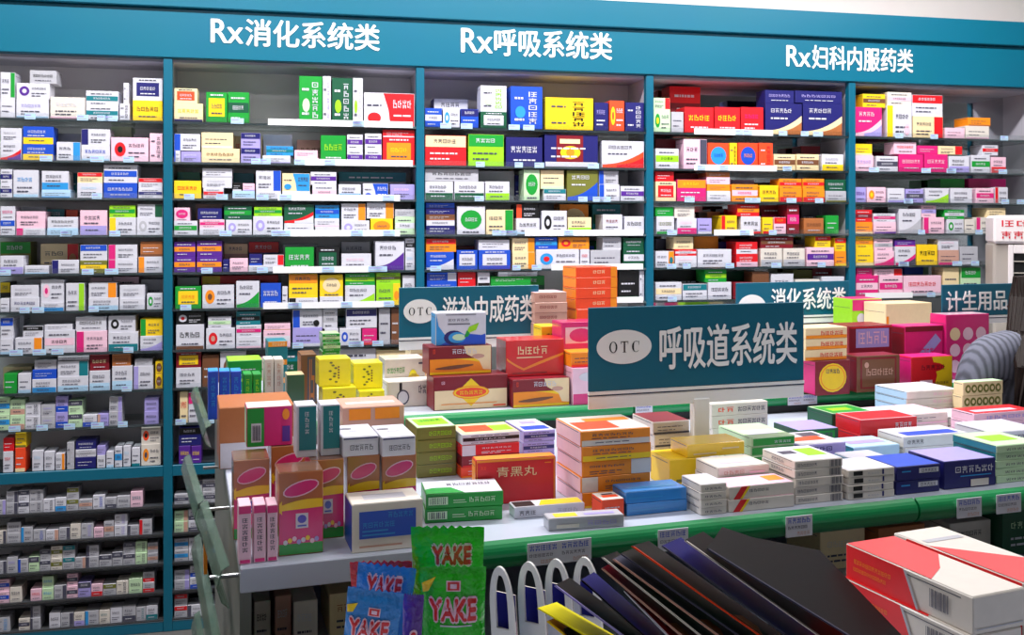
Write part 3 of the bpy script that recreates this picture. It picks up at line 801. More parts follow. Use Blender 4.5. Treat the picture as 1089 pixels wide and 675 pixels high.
def rail_tag(px0, px1, front=True):
    t = -.024 if front else GB - .020
    def xl(px):
        a = (px - CX) / F; p = A0 + GN * t
        return (a * p.y - p.x) / (GU.x - a * GU.y)
    x0, x1 = xl(px0), xl(px1); z0, z1 = (ZA - .047, ZA - .004) if front else (ZB - .036, ZB - .004)
    m = MB(); m.box(x0, t, z0, x1, t + .0018, z1, 'w')
    w = x1 - x0; rr = random.Random(int(px0)); sh = []
    for k in range(max(1, int(w / .045))):
        a = k / max(1, int(w / .045)); b = (k + 1) / max(1, int(w / .045))
        glyph_line(sh, a + .05 * (b - a), .66, b - .08 * (b - a), .92, 5, 'b', rr)
        glyph_line(sh, a + .05 * (b - a), .38, b - .2 * (b - a), .54, 6, 'K', rr)
        glyph_line(sh, a + .4 * (b - a), .08, b - .1 * (b - a), .26, 4, 'j', rr)
    put_art(m, sh, (x0, t, z0), (w, 0, 0), (0, 0, z1 - z0), (0, -1, 0), t0=.0003, dt=.00004)
    m.build('price_tag', M['card'], gon)


for a, b in ((561, 629), (700, 732), (836, 864), (1018, 1044), (1060, 1086)): rail_tag(a, b)
for a, b in ((676, 694), (838, 869)): rail_tag(a, b, False)

# pale plastic price rails along the left end of the gondola
def end_rail(y0, y1, z, out0, out1, h=.06):
    m = MB()
    pr = [(-.000, 0), (-.012, h * .15), (-.020, h * .5), (-.012, h * .9), (.0, h)]
    A = [(-out0 + a, y0, z - h + b) for a, b in pr]; B = [(-out1 + a, y1, z - h + b) for a, b in pr]
    for i in range(4): m.poly([A[i], A[i + 1], B[i + 1], B[i]])
    A2 = [(p[0] + .003, p[1], p[2]) for p in A]; B2 = [(p[0] + .003, p[1], p[2]) for p in B]
    for i in range(4): m.poly([A2[i + 1], A2[i], B2[i], B2[i + 1]])
    for i in range(4): m.poly([A[i + 1], A[i], A2[i], A2[i + 1]]); m.poly([B[i], B[i + 1], B2[i + 1], B2[i]])
    m.build('end_price_rail', M['rail_pl'], gon)


end_rail(.0, .45, ZA + .005, .02, .05, .075); end_rail(.46, .93, ZA + .002, .055, .085, .075)
end_rail(1.0, 1.7, ZB + .0, .03, .06, .06)
end_rail(.02, .9, .80, .02, .06, .08); end_rail(.1, .9, .60, .02, .06, .08)
m = MB(); m.box(-.055, .40, .86, -.048, .47, .93, 'o'); put_art(m, [('r', .1, .4, .9, .6, 'y')], (-.055, .47, .86), (0, -.07, 0), (0, 0, .07), (-1, 0, 0)); m.build('price_tag', M['card'], gon)
for y in (.05, .5, .9):
    m = MB(); m.tube([(0, y, ZA - .03), (-.05, y, ZA - .03)], .004); m.build('rail_bracket', M['frame'], gon)

# ------------------------------------------------------------------ goods on the gondola
piles = []


def hits(c, u, hw, hd, z0, z1):
    v = Vector((-u.y, u.x, 0))
    for (c2, u2, hw2, hd2, a0, a1) in piles:
        if min(z1, a1) - max(z0, a0) < .0015: continue
        v2 = Vector((-u2.y, u2.x, 0)); dd = Vector((c.x - c2.x, c.y - c2.y, 0)); ok = False
        for ax in (u, v, u2, v2):
            r1 = hw * abs(u.dot(ax)) + hd * abs(v.dot(ax)); r2 = hw2 * abs(u2.dot(ax)) + hd2 * abs(v2.dot(ax))
            if abs(dd.dot(ax)) > r1 + r2: ok = True; break
        if not ok: return True
    return False



def gsolve_w(P, fx1, u):
    a = (fx1 - CX) / F
    return (a * P.y - P.x) / (u.x - a * u.y)


def goods(fx0, fx1, yt, yb, cols, style, depth, label, n=1, base=ZA, d=None, hb=None, yaw=0.0, mats='card', top=None, side=None,
          side_art=None, name='medicine_pack', cat='medicine box', front=None, group=None, h=None, jit=.002, shrink=.0012, labels=None, variants=None):
    """n cartons in a pile; (fx0..fx1, yt..yb) is the front face of the pile in the photograph."""
    ang = GA + yaw; u = Vector((math.cos(ang), math.sin(ang), 0)); v = Vector((-math.sin(ang), math.cos(ang), 0))
    if d is None:
        P = on_level(fx0, yb, base); d = P.y; total = (yb - yt) * d / F
    else:
        T = at_depth(fx0, yt, d); P = Vector((T.x, T.y, base)); total = T.z - base
        if hb: n = max(1, round(total / (hb * d / F)))
    if h: total = h
    w = gsolve_w(P, fx1, u); hh = total / n
    # slide along the line of sight, then thin the pile, until it is clear of what already stands there
    m_ = .003 if n > 1 else .0
    for depth_k in (1, .85, .7, .55, .4):
        good = False
        for step in range(13):
            f = 1 + .004 * (step + 1) // 2 * 0 + .004 * step
            c = Vector((P.x * f, P.y * f, 0)) + u * (w * f / 2) + v * (depth * depth_k / 2)
            if not hits(c, u, w * f / 2 + m_, depth * depth_k / 2 + m_, base, base + total): good = True; break
        if good: break
    if good: P = Vector((P.x * f, P.y * f, P.z)); w *= f; depth *= depth_k
    c = P + u * (w / 2) + v * (depth / 2)
    piles.append((Vector((c.x, c.y, 0)), u, w / 2 + m_ * .5, depth / 2 + m_ * .5, base, base + total))
    if not good: print('CLASH', label)
    out = []
    rnd = random.Random(int(fx0 * 31 + yt * 7))
    for i in range(n):
        cc, ss, tt, fr = cols, style, top, front
        if variants: cc, ss, tt = variants[min(i, len(variants) - 1)]; fr = None
        fr = fr if fr is not None else art(ss, cc, rnd, w / hh)
        c = P + u * (w / 2) + v * (depth / 2)
        jx, jy = (rnd.uniform(-jit, jit), rnd.uniform(0, jit * 1.5)) if n > 1 else (0, 0)
        c = c + u * jx + v * jy
        c.z = base + i * hh + .0003
        o = carton(name, w - shrink, depth, hh - .0004, cc, fr, mats=mats, top=tt, side=side, side_art=side_art, loc=c, rz=ang + (rnd.uniform(-.012, .012) if n > 1 else 0))
        pos = '' if n == 1 else (', lowest of the pile' if i == 0 else (', topmost of the pile' if i == n - 1 else f', {ORD[i]} up in the pile'))
        tag(o, (labels[i] if labels else label + pos), cat, group or (f"pile of {label.split(',')[0]}" if n > 1 else None))
        out.append(o)
    top_z = base + n * hh
    return top_z + .0004, out


BAR = lambda u0, v0, u1, v1, n=9, col='K': [('r', u0 + (u1 - u0) * i / n, v0, u0 + (u1 - u0) * (i + (.65 if i % 3 else .35)) / n, v1, col) for i in range(n)]
rn = random.Random(3)


def mk(*parts):
    o = []
    for p in parts: o += p if isinstance(p, list) else [p]
    return o


def gl(u0, v0, u1, v1, n, col): 
    o = []; glyph_line(o, u0, v0, u1, v1, n, col, rn); return o


# --- left end: tall brown and magenta packs
pack = mk(('r', 0, 0, 1, .60, 'm'), ('r', 0, 0, 1, .14, 'G'), ('p', curve_pts(0, .60, 1, .66, .03) + [(1, .56), (0, .54)], 'y'),
          ('p', [(.5 + .40 * math.cos(t * math.pi / 8) + .08 * math.sin(t * math.pi / 8), .80 + .10 * math.sin(t * math.pi / 8) + .03 * math.cos(t * math.pi / 8)) for t in range(16)], 'P'),
          ('p', [(.5 + .37 * math.cos(t * math.pi / 8) + .08 * math.sin(t * math.pi / 8), .80 + .085 * math.sin(t * math.pi / 8) + .03 * math.cos(t * math.pi / 8)) for t in range(16)], 'm'),
          ('r', .38, .32, .66, .50, 'w'), ('e', .52, .43, .10, .05, 'b'), ('r', .42, .34, .62, .36, 'b'),
          [('e', .15 + .1 * i, .16 + .02 * (i % 3), .05, .03, 'wyPv'[i % 4]) for i in range(8)],
          ('p', [(.02 + (.14 if k % 2 else .07) * math.cos(k * math.pi / 8), .58 + (.09 if k % 2 else .05) * math.sin(k * math.pi / 8)) for k in range(16)], 'y'))
PK = dict(name='tonic_pack', cat='tonic pack', front=pack, mats='wrap', top='z', group='tall tan and magenta packs', cols='im', style='n')
zt_pack, _ = goods(296, 344, 503, 592, depth=.075, label='tall tan and magenta pack standing foremost with a white seal badge', **PK)
hp = zt_pack - ZA - .0004
goods(248, 287, 492, 0, depth=.09, d=1.90, h=hp, label='tall tan and magenta pack behind the three thin pink boxes', **PK)
goods(288, 327, 497, 0, depth=.09, d=2.02, h=hp, label='tall tan and magenta pack half hidden behind the foremost one', **PK)
goods(330, 366, 493, 577, depth=.10, h=hp, label='tall tan and magenta pack right of the foremost one', **PK)
goods(369, 404, 491, 0, depth=.10, d=1.935, h=hp, label='tall tan and magenta pack under the first flat white box', **PK)
goods(406, 443, 491, 0, depth=.10, d=1.955, h=hp, label='tall tan and magenta pack under the second flat white box', **PK)
thin = mk(('r', 0, .86, 1, 1, 'm'), ('r', .1, .02, .9, .08, 'm'))
vt = []; glyph_line(vt, .28, .2, .72, .8, 6, 'K', rn, True)
for i, (a, b, y0, y1) in enumerate(((253.5, 267.5, 538, 601), (269.5, 283, 537, 599), (284, 295.5, 537, 597.5))):
    goods(a, b, y0, y1, 'Pm', 'n', .055, ['thin pink upright box at the counter end, first of three', 'thin pink upright box, middle of three at the counter end', 'thin pink upright box beside the tan and magenta pack'][i], name='pink_pill_box', front=thin + vt, group='three thin pink upright boxes')
goods(374, 450, 537, 589, 'ab', 'f', .085, 'white carton with large blue text panel behind the candy bags', side='b', top=('a', [('r', .2, .3, .8, .7, 'g')]),
      front=mk(('r', .10, .28, .90, .84, 'b'), gl(.5, .68, .86, .80, 5, 'c'), gl(.14, .5, .6, .62, 6, 'c'), [('r', .14, .34, .6, .37, 'c'), ('r', .14, .42, .5, .45, 'c'), ('r', .1, .1, .7, .14, 'j')]))
zp = ZA + hp + .0006
tq = []; glyph_line(tq, .42, .45, .62, .9, 4, 'w', rn, True)
goods(315, 337, 432, 487, 'wt', 'n', .06, 'white and teal upright box on the tan packs, first of two', base=zp, front=mk(('r', .12, .14, .98, .98, 't'), tq), top='w', name='upright_pill_box', group='two white and teal upright boxes')
goods(341, 362, 431, 485, 'wt', 'n', .06, 'white and teal upright box on the tan packs, second of two', base=zp, front=mk(('r', .12, .14, .98, .98, 't'), tq), top='w', name='upright_pill_box', group='two white and teal upright boxes')
goods(262, 311, 434, 476, 'mG', 'n', .07, 'magenta and green carton with barcode on the tan packs', base=zp, front=mk(('r', 0, 0, .38, 1, 'G'), ('r', .1, .12, .32, .6, 'w'), BAR(.12, .16, .3, .55), ('e', .86, .8, .08, .14, 'o'), ('r', .78, .1, .95, .5, 'p')), top='a', side='L')
for i, (a, b) in enumerate(((364, 403), (406, 442))):
    goods(a, b, 469, 490, 'wk', 'n', .12, ['flat white box with black print on tan packs, nearer the teal boxes', 'flat white box with black print on tan packs, nearer the olive pile'][i], base=zp, front=mk(('r', .03, .88, .97, .95, 'n'), gl(.2, .3, .85, .6, 5, 'K')),
          top=('w', mk(gl(.3, .4, .7, .5, 4, 'g'), ('r', .05, .6, .4, .66, 'K'))), side='g', name='flat_pill_box', group='two flat white boxes on the tan packs')
goods(233, 313, 434, 0, 'iw', 'n', .20, 'plain tan carton behind the tall packs at the counter end', d=2.45, top='i', front=[('r', 0, 0, 1, .42, 'w')], name='storage_carton', cat='carton')
goods(364, 430, 434, 0, 'jS', 'n', .14, 'dusty pink flat carton behind the flat white boxes', d=2.42, hb=40, top=('j', [('r', .1, .3, .9, .5, 'a')]), front=[('r', .1, .6, .45, .95, 'o'), ('r', .52, .6, .92, .95, 'o')])

# --- middle of the lower deck
goods(443, 485, 457, 511, 'Ol', 'n', .13, 'flat olive and lime box', n=4, top=('L', mk(('r', .1, .2, .9, .8, 'l'), gl(.2, .5, .8, .7, 4, 'G'))), side='O', front=mk(('r', .04, .1, .96, .9, 'O'), gl(.3, .3, .9, .7, 6, 'l')), name='olive_pill_box')
goods(491, 553, 467, 514, 'rw', 's', .12, 'box in the mixed red pile behind the red standing box', n=4, name='mixed_pill_box',
      labels=['orange-red flat box at the bottom of the pile behind the red gift box', 'dark red flat box second up behind the red gift box', 'red box with grey barcode label in the pile behind the red gift box', 'white box with black stripe topping the pile behind the red gift box'],
      variants=[('So', 'n', 'o'), ('qr', 'n', 'r'), ('rw', 'l', 'r'), ('wk', 's', ('e', [('r', .1, .2, .6, .8, 'S'), ('r', .6, .2, .95, .7, 'l')]))])
goods(556, 590, 459, 0, 'vn', 's', .15, 'lavender and navy box beside the orange and white pile', d=2.5, hb=13, top=('w', [('r', .1, .1, .9, .4, 'b'), ('r', .3, .6, .8, .8, 'v')]), name='lavender_pill_box')
red = mk(('r', 0, .94, 1, 1, 'o'), ('r', 0, 0, .02, 1, 'o'), ('r', .975, .0, 1, 1, 'o'), ('T', '青黑丸', .26, .60, .76, .82, 'e', .01), gl(.06, .78, .13, .86, 2, 'S'), ('r', .86, .86, .94, .88, 'o'))
goods(505.5, 591, 489.5, 538, 'rS', 'n', .035, 'dark red gift box standing upright with three pale characters', front=red, top='o', side='o', name='red_gift_box', cat='gift box', yaw=-.06)
gb = mk(gl(.55, .35, .9, .7, 5, 'L'), [('r', .35, .5, .5, .56, 'L'), ('r', .35, .35, .52, .40, 'L')], ('r', .03, .25, .28, .8, 'L'), BAR(.05, .3, .26, .75))
goods(452, 535, 526, 557, 'Gd', 'n', .10, 'green flat box with white top beside the candy bags', n=2, yaw=-.13, front=gb, top=('w', mk(('p', [(0, 0), (.5, 0), (.35, .45), (.1, .45), (0, .35)], 'G'), gl(.3, .55, .9, .75, 7, 'K'))), name='green_pill_box')
goods(619, 693, 459, 541, 'ow', 'n', .155, 'flat orange and white box in the tall pile', n=5, side='P', top=('a', [('r', .05, .1, .6, .6, 'S'), ('r', .3, .6, .95, .8, 'o')]), name='orange_pill_box',
      variants=[('oy', 'n', 'o'), ('oa', 'l', 'o'), ('oa', 'r', 'o'), ('oy', 'b', 'o'), ('oa', 'b', ('a', [('r', .05, .1, .6, .6, 'S'), ('r', .3, .6, .95, .8, 'o')]))])
goods(640, 664, 532, 552, 'So', 'n', .055, 'orange flat box with pale top between the orange pile and blue boxes', top=('a', [('r', .2, .3, .9, .6, 'S'), ('r', .3, .65, .8, .8, 'K')]))
goods(666, 731, 532, 558, 'Cc', 'n', .10, 'bright blue flat box wrapped in film beside the green rail', n=2, mats='wrap', top=('C', [('r', .1, .3, .9, .5, 'c')]), front=[('r', .05, .4, .6, .5, 'c')], name='blue_pill_box')
goods(547, 622, 540, 552, 'wk', 'n', .045, 'flat white box with yellow and black top, partly behind another', top=('w', [('r', .02, .1, .3, .9, 'k'), ('p', [(.35, .1), (.98, .1), (.98, .9), (.45, .9)], 'y')]), yaw=-.05, front=mk(gl(.06, .3, .3, .7, 3, 'K'), gl(.6, .3, .9, .7, 4, 'g')))
goods(583, 664, 552, 565, 'gw', 'n', .04, 'flat grey and yellow box lying foremost above the green rail', yaw=-.10, top=('g', [('r', .1, .2, .4, .8, 'y'), ('r', .5, .3, .9, .6, 'v')]), front=mk(gl(.5, .3, .9, .7, 4, 'v'), [('r', .1, .2, .4, .5, 'a')]))
goods(695, 734, 449, 0, 'aK', 'n', .12, 'cream flat box', d=2.42, hb=15, top='q', name='cream_pill_box', labels=None, group='cream boxes under a maroon box beside the sign post')
# --- right of the sign post
goods(757, 817, 430, 0, 'aj', 'n', .12, 'cream printed flat box behind the pale green boxes', d=2.62, hb=12, front=mk(gl(.1, .3, .4, .7, 2, 'S'), gl(.45, .3, .95, .7, 6, 'K')), top='a', name='cream_flat_box')
goods(800, 846, 466, 0, 'LG', 'n', .16, 'pale green box with green front', d=2.40, hb=11, front=mk(('r', .02, .1, .98, .9, 'G'), gl(.5, .3, .9, .6, 4, 'w')), top=('L', [('r', .1, .2, .8, .5, 'w')]), side='L', name='pale_green_pill_box')
zy, _ = goods(712, 747, 489, 0, 'yO', 'n', .10, 'yellow flat box beside the pale pink pile', d=2.27, hb=28, top='y', front=[('r', .2, .2, .9, .3, 'O')], name='yellow_pill_box')
goods(731, 792, 473, 0, 'yo', 'n', .085, 'bright yellow foil-wrapped box topping the yellow boxes', d=2.285, base=zy, mats='wrap', top='y', front=[('r', .1, .2, .5, .3, 'e'), ('r', .6, .5, .9, .6, 'e')])
goods(764, 819, 498, 0, 'aP', 's', .10, 'white and pale pink flat box', d=2.165, hb=11, top=('a', [('r', .2, .3, .8, .5, 'P')]), side='a', name='pale_pink_pill_box',
      front=mk(gl(.1, .3, .5, .7, 4, 'j'), ('r', .6, .3, .9, .5, 'P')))
goods(745, 773, 517, 550, 'ag', 'n', .085, 'small white flat box beside the blue pair', n=4, top='w', front=mk(gl(.15, .3, .8, .6, 4, 'K')), name='small_white_pill_box')
goods(775, 845, 521, 548, 'ar', 'n', .09, 'white flat box with red and yellow corner stripe', n=2, top=('P', [('r', .7, .3, .95, .8, 'o')]), name='striped_pill_box',
      front=mk(('p', [(.06, .0), (.16, 0), (.28, 1), (.18, 1)], 'r'), ('p', [(.16, 0), (.2, 0), (.32, 1), (.28, 1)], 'y'), gl(.3, .5, .6, .75, 5, 'K')))
goods(846, 897, 496, 543, 'ak', 'n', .13, 'white flat box with black print', n=5, top=('w', [('r', .5, .3, .9, .8, 'l'), ('r', .1, .5, .4, .7, 'K')]), name='white_pill_box', side_art=mk(gl(.3, .3, .7, .7, 5, 'K')),
      front=mk(gl(.05, .3, .45, .7, 7, 'K'), BAR(.72, .1, .95, .9)))
goods(903, 952, 503, 535, 'ak', 'n', .10, 'white box with dark square mark', n=4, top='w', front=mk(('r', .1, .25, .3, .85, 'k'), ('r', .72, .2, .76, .9, 'n'), gl(.4, .3, .66, .6, 4, 'g')), name='short_white_pill_box')
goods(851, 900, 474, 0, 'vw', 's', .14, 'lavender and white box behind the tall white pile', d=2.44, hb=15, top=('w', [('r', .1, .3, .8, .6, 'S'), ('r', .5, .6, .9, .9, 'K')]), front=mk(gl(.1, .4, .7, .8, 4, 'n')), name='lavender_flat_box')
goods(916, 976, 447, 0, 'rw', 'n', .11, 'crimson flat box with white rim beside the dark green boxes', d=2.665, hb=14, top=('w', [('r', .03, .05, .97, .93, 'r')]), side='r', front=mk(gl(.6, .3, .9, .7, 4, 'w')), name='crimson_pill_box')
goods(850, 893, 458, 0, 'dw', 'n', .12, 'white flat box with green front and barcode', d=2.66, hb=12, top='v', front=mk(('r', .45, .05, .9, .8, 'G'), BAR(.5, .05, .85, .6)), name='barcode_pill_box')
goods(908, 957, 476, 0, 'Bv', 'n', .16, 'pale blue and lavender flat box', d=2.52, hb=12, top=('B', [('r', .1, .3, .9, .6, 'v')]), side='t', front=mk(gl(.1, .3, .5, .6, 4, 'v')), name='pale_blue_pill_box')
goods(912, 950, 490, 0, 'wg', 'n', .13, 'white flat box in front of the pale blue pile', d=2.36, hb=13, top='w', side='B', name='plain_white_pill_box')
goods(954, 1001, 497, 527, 'nb', 'n', .11, 'royal blue box with white label', n=2, side='n', top='b', front=mk(('r', .5, .45, .95, .8, 'w'), gl(.55, .5, .9, .75, 5, 'K'), ('r', .1, .6, .3, .7, 'c')), name='royal_blue_pill_box')
goods(1004, 1059, 491, 521, 'nb', 'n', .12, 'royal blue box with white characters, beside the white-green pile', side='n', top='v', n=1, name='royal_blue_carton', front=mk(gl(.2, .55, .95, .8, 6, 'w'), ('r', .5, .05, .85, .3, 'a'), [('r', .3, .42, .9, .46, 'c')]))
goods(1060, 1108, 477, 518, 'Lg', 'n', .14, 'pale grey-green flat box at the photo edge', n=5, side='t', top=('L', [('r', .2, .3, .8, .7, 'l')]), front=mk(gl(.2, .3, .8, .6, 5, 'K')), name='grey_green_pill_box')
goods(962, 1030, 466, 0, 'wn', 'n', .15, 'white flat box with blue-edged top behind the royal blue boxes', d=2.55, hb=13, top=('w', [('r', .1, .1, .9, .5, 'b')]), side='a', front=mk(gl(.05, .3, .3, .7, 4, 'K')), name='blue_topped_pill_box')
goods(940, 1008, 451, 0, 'aP', 'n', .14, 'long pale pink flat box behind the white pile', d=2.72, hb=11, top=('P', [('r', .1, .3, .6, .7, 'a')]), side='g', name='long_pink_pill_box')
goods(1018, 1056, 452, 0, 'ag', 'n', .14, 'white and grey flat box beside the long pink pile', d=2.78, hb=10, top='w', front=mk(gl(.5, .3, .95, .8, 4, 'K')), name='white_grey_pill_box')
goods(885, 929, 440, 0, 'dG', 'n', .12, 'dark green box behind the red and white box', d=2.80, hb=22, top=('L', [('r', .05, .05, .95, .9, 'G'), ('r', .2, .3, .7, .6, 'l')]), side='d', name='dark_green_pill_box')
goods(965, 1019, 423, 0, 'aP', 'n', .15, 'white flat box by the far end of the green rail', d=2.93, hb=9, side='B', top='w', front=mk(gl(.5, .3, .9, .7, 4, 'P')), name='far_white_pill_box')
goods(1024, 1067, 415, 0, 'eO', 'n', .10, 'cream box with ornate dark print in front of the person', d=2.9, hb=13, top='L', front=mk([('e', .12 + .15 * i, .5, .07, .32, 'O') for i in range(6)], [('e', .12 + .15 * i, .5, .035, .16, 'e') for i in range(6)]), name='ornate_pill_box')
goods(1036, 1100, 440, 0, 'Pr', 'n', .16, 'pale pink box with crimson top at the photo edge', d=2.76, hb=11, top=('r', [('r', .1, .2, .8, .5, 'P')]), front=mk(gl(.2, .3, .9, .7, 6, 'v')), name='crimson_topped_pill_box')
goods(1058, 1110, 460, 0, 'wv', 'n', .14, 'white box behind the grey-green pile at the photo edge', d=2.58, hb=12, top='w', front=mk(gl(.2, .3, .9, .7, 5, 'K')), name='edge_white_pill_box')

# --- upper deck, front row
gold = mk(('r', 0, 0, 1, .55, 'y'), ('p', curve_pts(0, .55, 1, .30, .10) + [(1, .1), (0, .1)], 'o'), ('p', [(.55, 1), (.60, .7), (.80, .45), (.86, .15), (1, .12), (1, 1)], 'e'), gl(.36, .72, .76, .9, 5, 'w'), ('p', curve_pts(.1, .2, .7, .3, -.06) + curve_pts(.7, .34, .1, .24, .03), 'z'), gl(.06, .74, .1, .92, 1, 'S'), ('e', .78, .62, .1, .08, 'j'))
seal = mk(('r', 0, 0, 1, .58, 'e'), ('p', [(.5 + .2 * math.cos(t * math.pi / 2), .5 + .42 * math.sin(t * math.pi / 2)) for t in range(4)], 'y'), ('e', .5, .5, .25, .20, 'o'), ('e', .5, .5, .23, .17, 'y'), ('e', .5, .5, .21, .14, 'S'), gl(.34, .44, .66, .56, 5, 'y'), gl(.10, .76, .15, .86, 1, 'P'), ('r', .80, .06, .97, .1, 'S'), [('r', .1, .16, .85, .18, 'o')])
zs1, _ = goods(461, 540, 401, 437, 'qe', 'n', .09, 'dark red and cream box with round gold seal on the green-railed upper deck', base=ZB, front=seal, top='q', side='q', name='gift_carton', cat='gift box', group='maroon tonic boxes')
zs2, _ = goods(456, 523, 369, 0, 'qy', 'n', .085, 'maroon box with golden landscape under the leaf box', base=zs1, d=2.93, front=gold, top='q', side='q', name='gift_carton', cat='gift box', group='maroon tonic boxes')
zs3, _ = goods(545, 606, 404, 434, 'qy', 'n', .09, 'maroon box with golden landscape under the red glossy box', base=ZB, front=gold, top='q', side='q', name='gift_carton', cat='gift box', group='maroon tonic boxes')
leaf = mk(('p', [(0, 1), (.06, .6), (.2, .3), (.35, 0), (0, 0)], 'c'), ('p', curve_pts(.08, .0, .9, .30, .16) + [(1, .34), (1, 0)], 'b'), ('e', .36, .24, .2, .22, 'n'), ('e', .42, .24, .17, .17, 'c'), ('e', .46, .25, .13, .10, 'L'),
          ('p', [(.60, .34), (.66, .56), (.86, .68), (.80, .46)], 'l'), ('p', [(.56, .24), (.62, .46), (.68, .36), (.64, .26)], 'G'), gl(.24, .74, .66, .82, 5, 'K'), ('r', .24, .64, .68, .67, 'K'), ('r', .2, .93, .8, .95, 'K'))
goods(463, 517, 333, 0, 'wb', 'n', .07, 'white and blue box with green leaf picture, top of the pile before the sign', base=zs2, d=2.95, front=leaf, top='w', side='c', name='leaf_carton', yaw=-.05)
glossy = mk(('p', curve_pts(0, .52, .3, .22, -.02) + curve_pts(.3, .22, 1, .62, .02) + curve_pts(1, .56, .3, .16, .0) + curve_pts(.3, .16, 0, .46, -.02), 'o'), gl(.18, .60, .72, .82, 4, 'e'), ('r', .18, .50, .62, .53, 'e'), ('r', .1, .08, .7, .1, 'q'))
goods(538, 600, 362, 0, 'rS', 'n', .10, 'bright red box with pale wave stripe on the maroon landscape box', base=zs3, d=3.0, front=glossy, top='r', side='q', name='red_wave_carton', cat='gift box', mats='wrap')
goods(412, 460, 411, 439, 'ak', 'n', .08, 'white box with green upright stripe on the upper deck', base=ZB, name='white_carton', front=mk(('r', .26, 0, .32, .95, 'k'), ('e', .34, .38, .14, .3, 'K'), ('e', .34, .38, .11, .24, 'w'), gl(.68, .5, .86, .85, 2, 'K')))
goods(409, 452, 382, 0, 'aL', 'n', .10, 'off-white box with yellow flower picture behind the white box', base=ZB, d=3.04, name='flower_carton', front=mk(('r', 0, 0, .1, .4, 'Y'), gl(.06, .66, .5, .8, 6, 'G'), ('e', .72, .52, .16, .13, 'y'), ('e', .70, .58, .1, .16, 'Y'), ('e', .72, .4, .2, .06, 'l'), ('r', .84, .86, .94, .9, 'K')), mats='wrap')
yel = lambda s: mk([('e', .45 + .10 * math.sin(i * 2.3 + s), .16 + .10 * i, .05, .035, 'O') for i in range(8)], [('e', .62, .3 + .1 * i, .03, .03, 'z') for i in range(5)])
zz, _ = goods(343, 379, 413, 0, 'YO', 'n', .09, 'bright yellow box, lower, nearer the green bundles', base=ZB, d=2.79, front=yel(1), side='Y', top='Y', name='yellow_carton', group='four bright yellow boxes', mats='wrap')
goods(339, 373, 382, 0, 'YO', 'n', .08, 'bright yellow box, upper, nearer the green bundles', base=zz, d=2.81, front=yel(2), side='Y', top='Y', name='yellow_carton', group='four bright yellow boxes', mats='wrap')
zz, _ = goods(382, 409, 416, 0, 'YO', 'n', .09, 'bright yellow box, lower, beside the white box', base=ZB, d=2.84, front=yel(3), side='Y', top='Y', name='yellow_carton', group='four bright yellow boxes', mats='wrap')
goods(376, 407, 387, 0, 'YO', 'n', .08, 'bright yellow box, upper, beside the flower box', base=zz, d=2.86, front=yel(4), side='Y', top='Y', name='yellow_carton', group='four bright yellow boxes', mats='wrap')
vb = lambda c: [s for s in (lambda o: (glyph_line(o, .3, .25, .7, .9, 4, c, rn, True), o)[1])([])]
for i in range(3):
    goods(221 + 12.2 * i, 232.4 + 12.2 * i, 395, 0, 'bc', 'v', .07, f"{['outer', 'middle', 'inner'][i]} blue upright box of three on the upper deck end", base=ZB, d=2.77 + .012 * i, front=vb('c'), top='c', name='blue_upright_box', group='three blue upright boxes')
for i in range(2):
    goods(259 + 10 * i, 268 + 10 * i, 398, 0, 'GL', 'v', .07, f"{['green upright box touching the blue boxes', 'green upright box next to the pale tall boxes'][i]}", base=ZB, d=2.82 + .01 * i, front=vb('l'), top='G', name='green_upright_box', group='two green upright boxes')
for i in range(2):
    goods(281 + 10.6 * i, 291 + 10.6 * i, 382, 0, 'aj', 'v', .07, f"{['pale tall upright box beside the green ones', 'pale tall upright box beside the dark green one'][i]}", base=ZB + .05, d=2.86 + .01 * i, front=vb('j'), top='a', name='tall_pale_box', group='two pale tall upright boxes')
goods(280, 302, 421, 0, 'Sr', 'n', .085, 'red and pink flat box under the pale tall boxes', base=ZB, d=2.85, h=.0495, front=[('r', .3, .2, .98, .8, 'r')], name='red_flat_box')
goods(305, 324, 399, 0, 'dG', 'n', .07, 'dark green upright box with cream top on the upper deck', base=ZB, d=2.80, top='e', name='dark_green_upright_box', front=mk(('r', .08, .05, .92, .85, 'd')), mats='wrap')
goods(242, 279, 384, 0, 'Gl', 'n', .12, 'green flat carton behind the blue upright boxes', base=ZB, d=3.02, hb=24, top='l', name='green_flat_carton')
goods(320, 337, 377, 0, 'zK', 'v', .10, 'brown woody patterned upright box behind the yellow boxes', base=ZB, d=3.0, side='i', name='brown_upright_box', front=mk(('r', .4, .05, .95, .95, 'K'), gl(.45, .1, .9, .9, 1, 'i')))
goods(343, 362, 355, 0, 'GL', 's', .08, 'green wrapped bundle', base=ZB, d=3.0, hb=9, top='L', name='green_bundle', mats='wrap')
goods(285, 306, 363, 0, 'to', 'n', .10, 'teal and orange box behind the dark green upright box', base=ZB, d=3.15, hb=22, front=mk(('r', .0, .7, 1, 1, 'o'), gl(.2, .74, .9, .94, 5, 'e')), name='teal_orange_box')
goods(437, 455, 362, 0, 'ey', 'n', .08, 'cream stack box behind the flower box', base=ZB, d=3.3, hb=10, front=mk(gl(.1, .3, .9, .6, 4, 'o')), name='cream_stack_box')
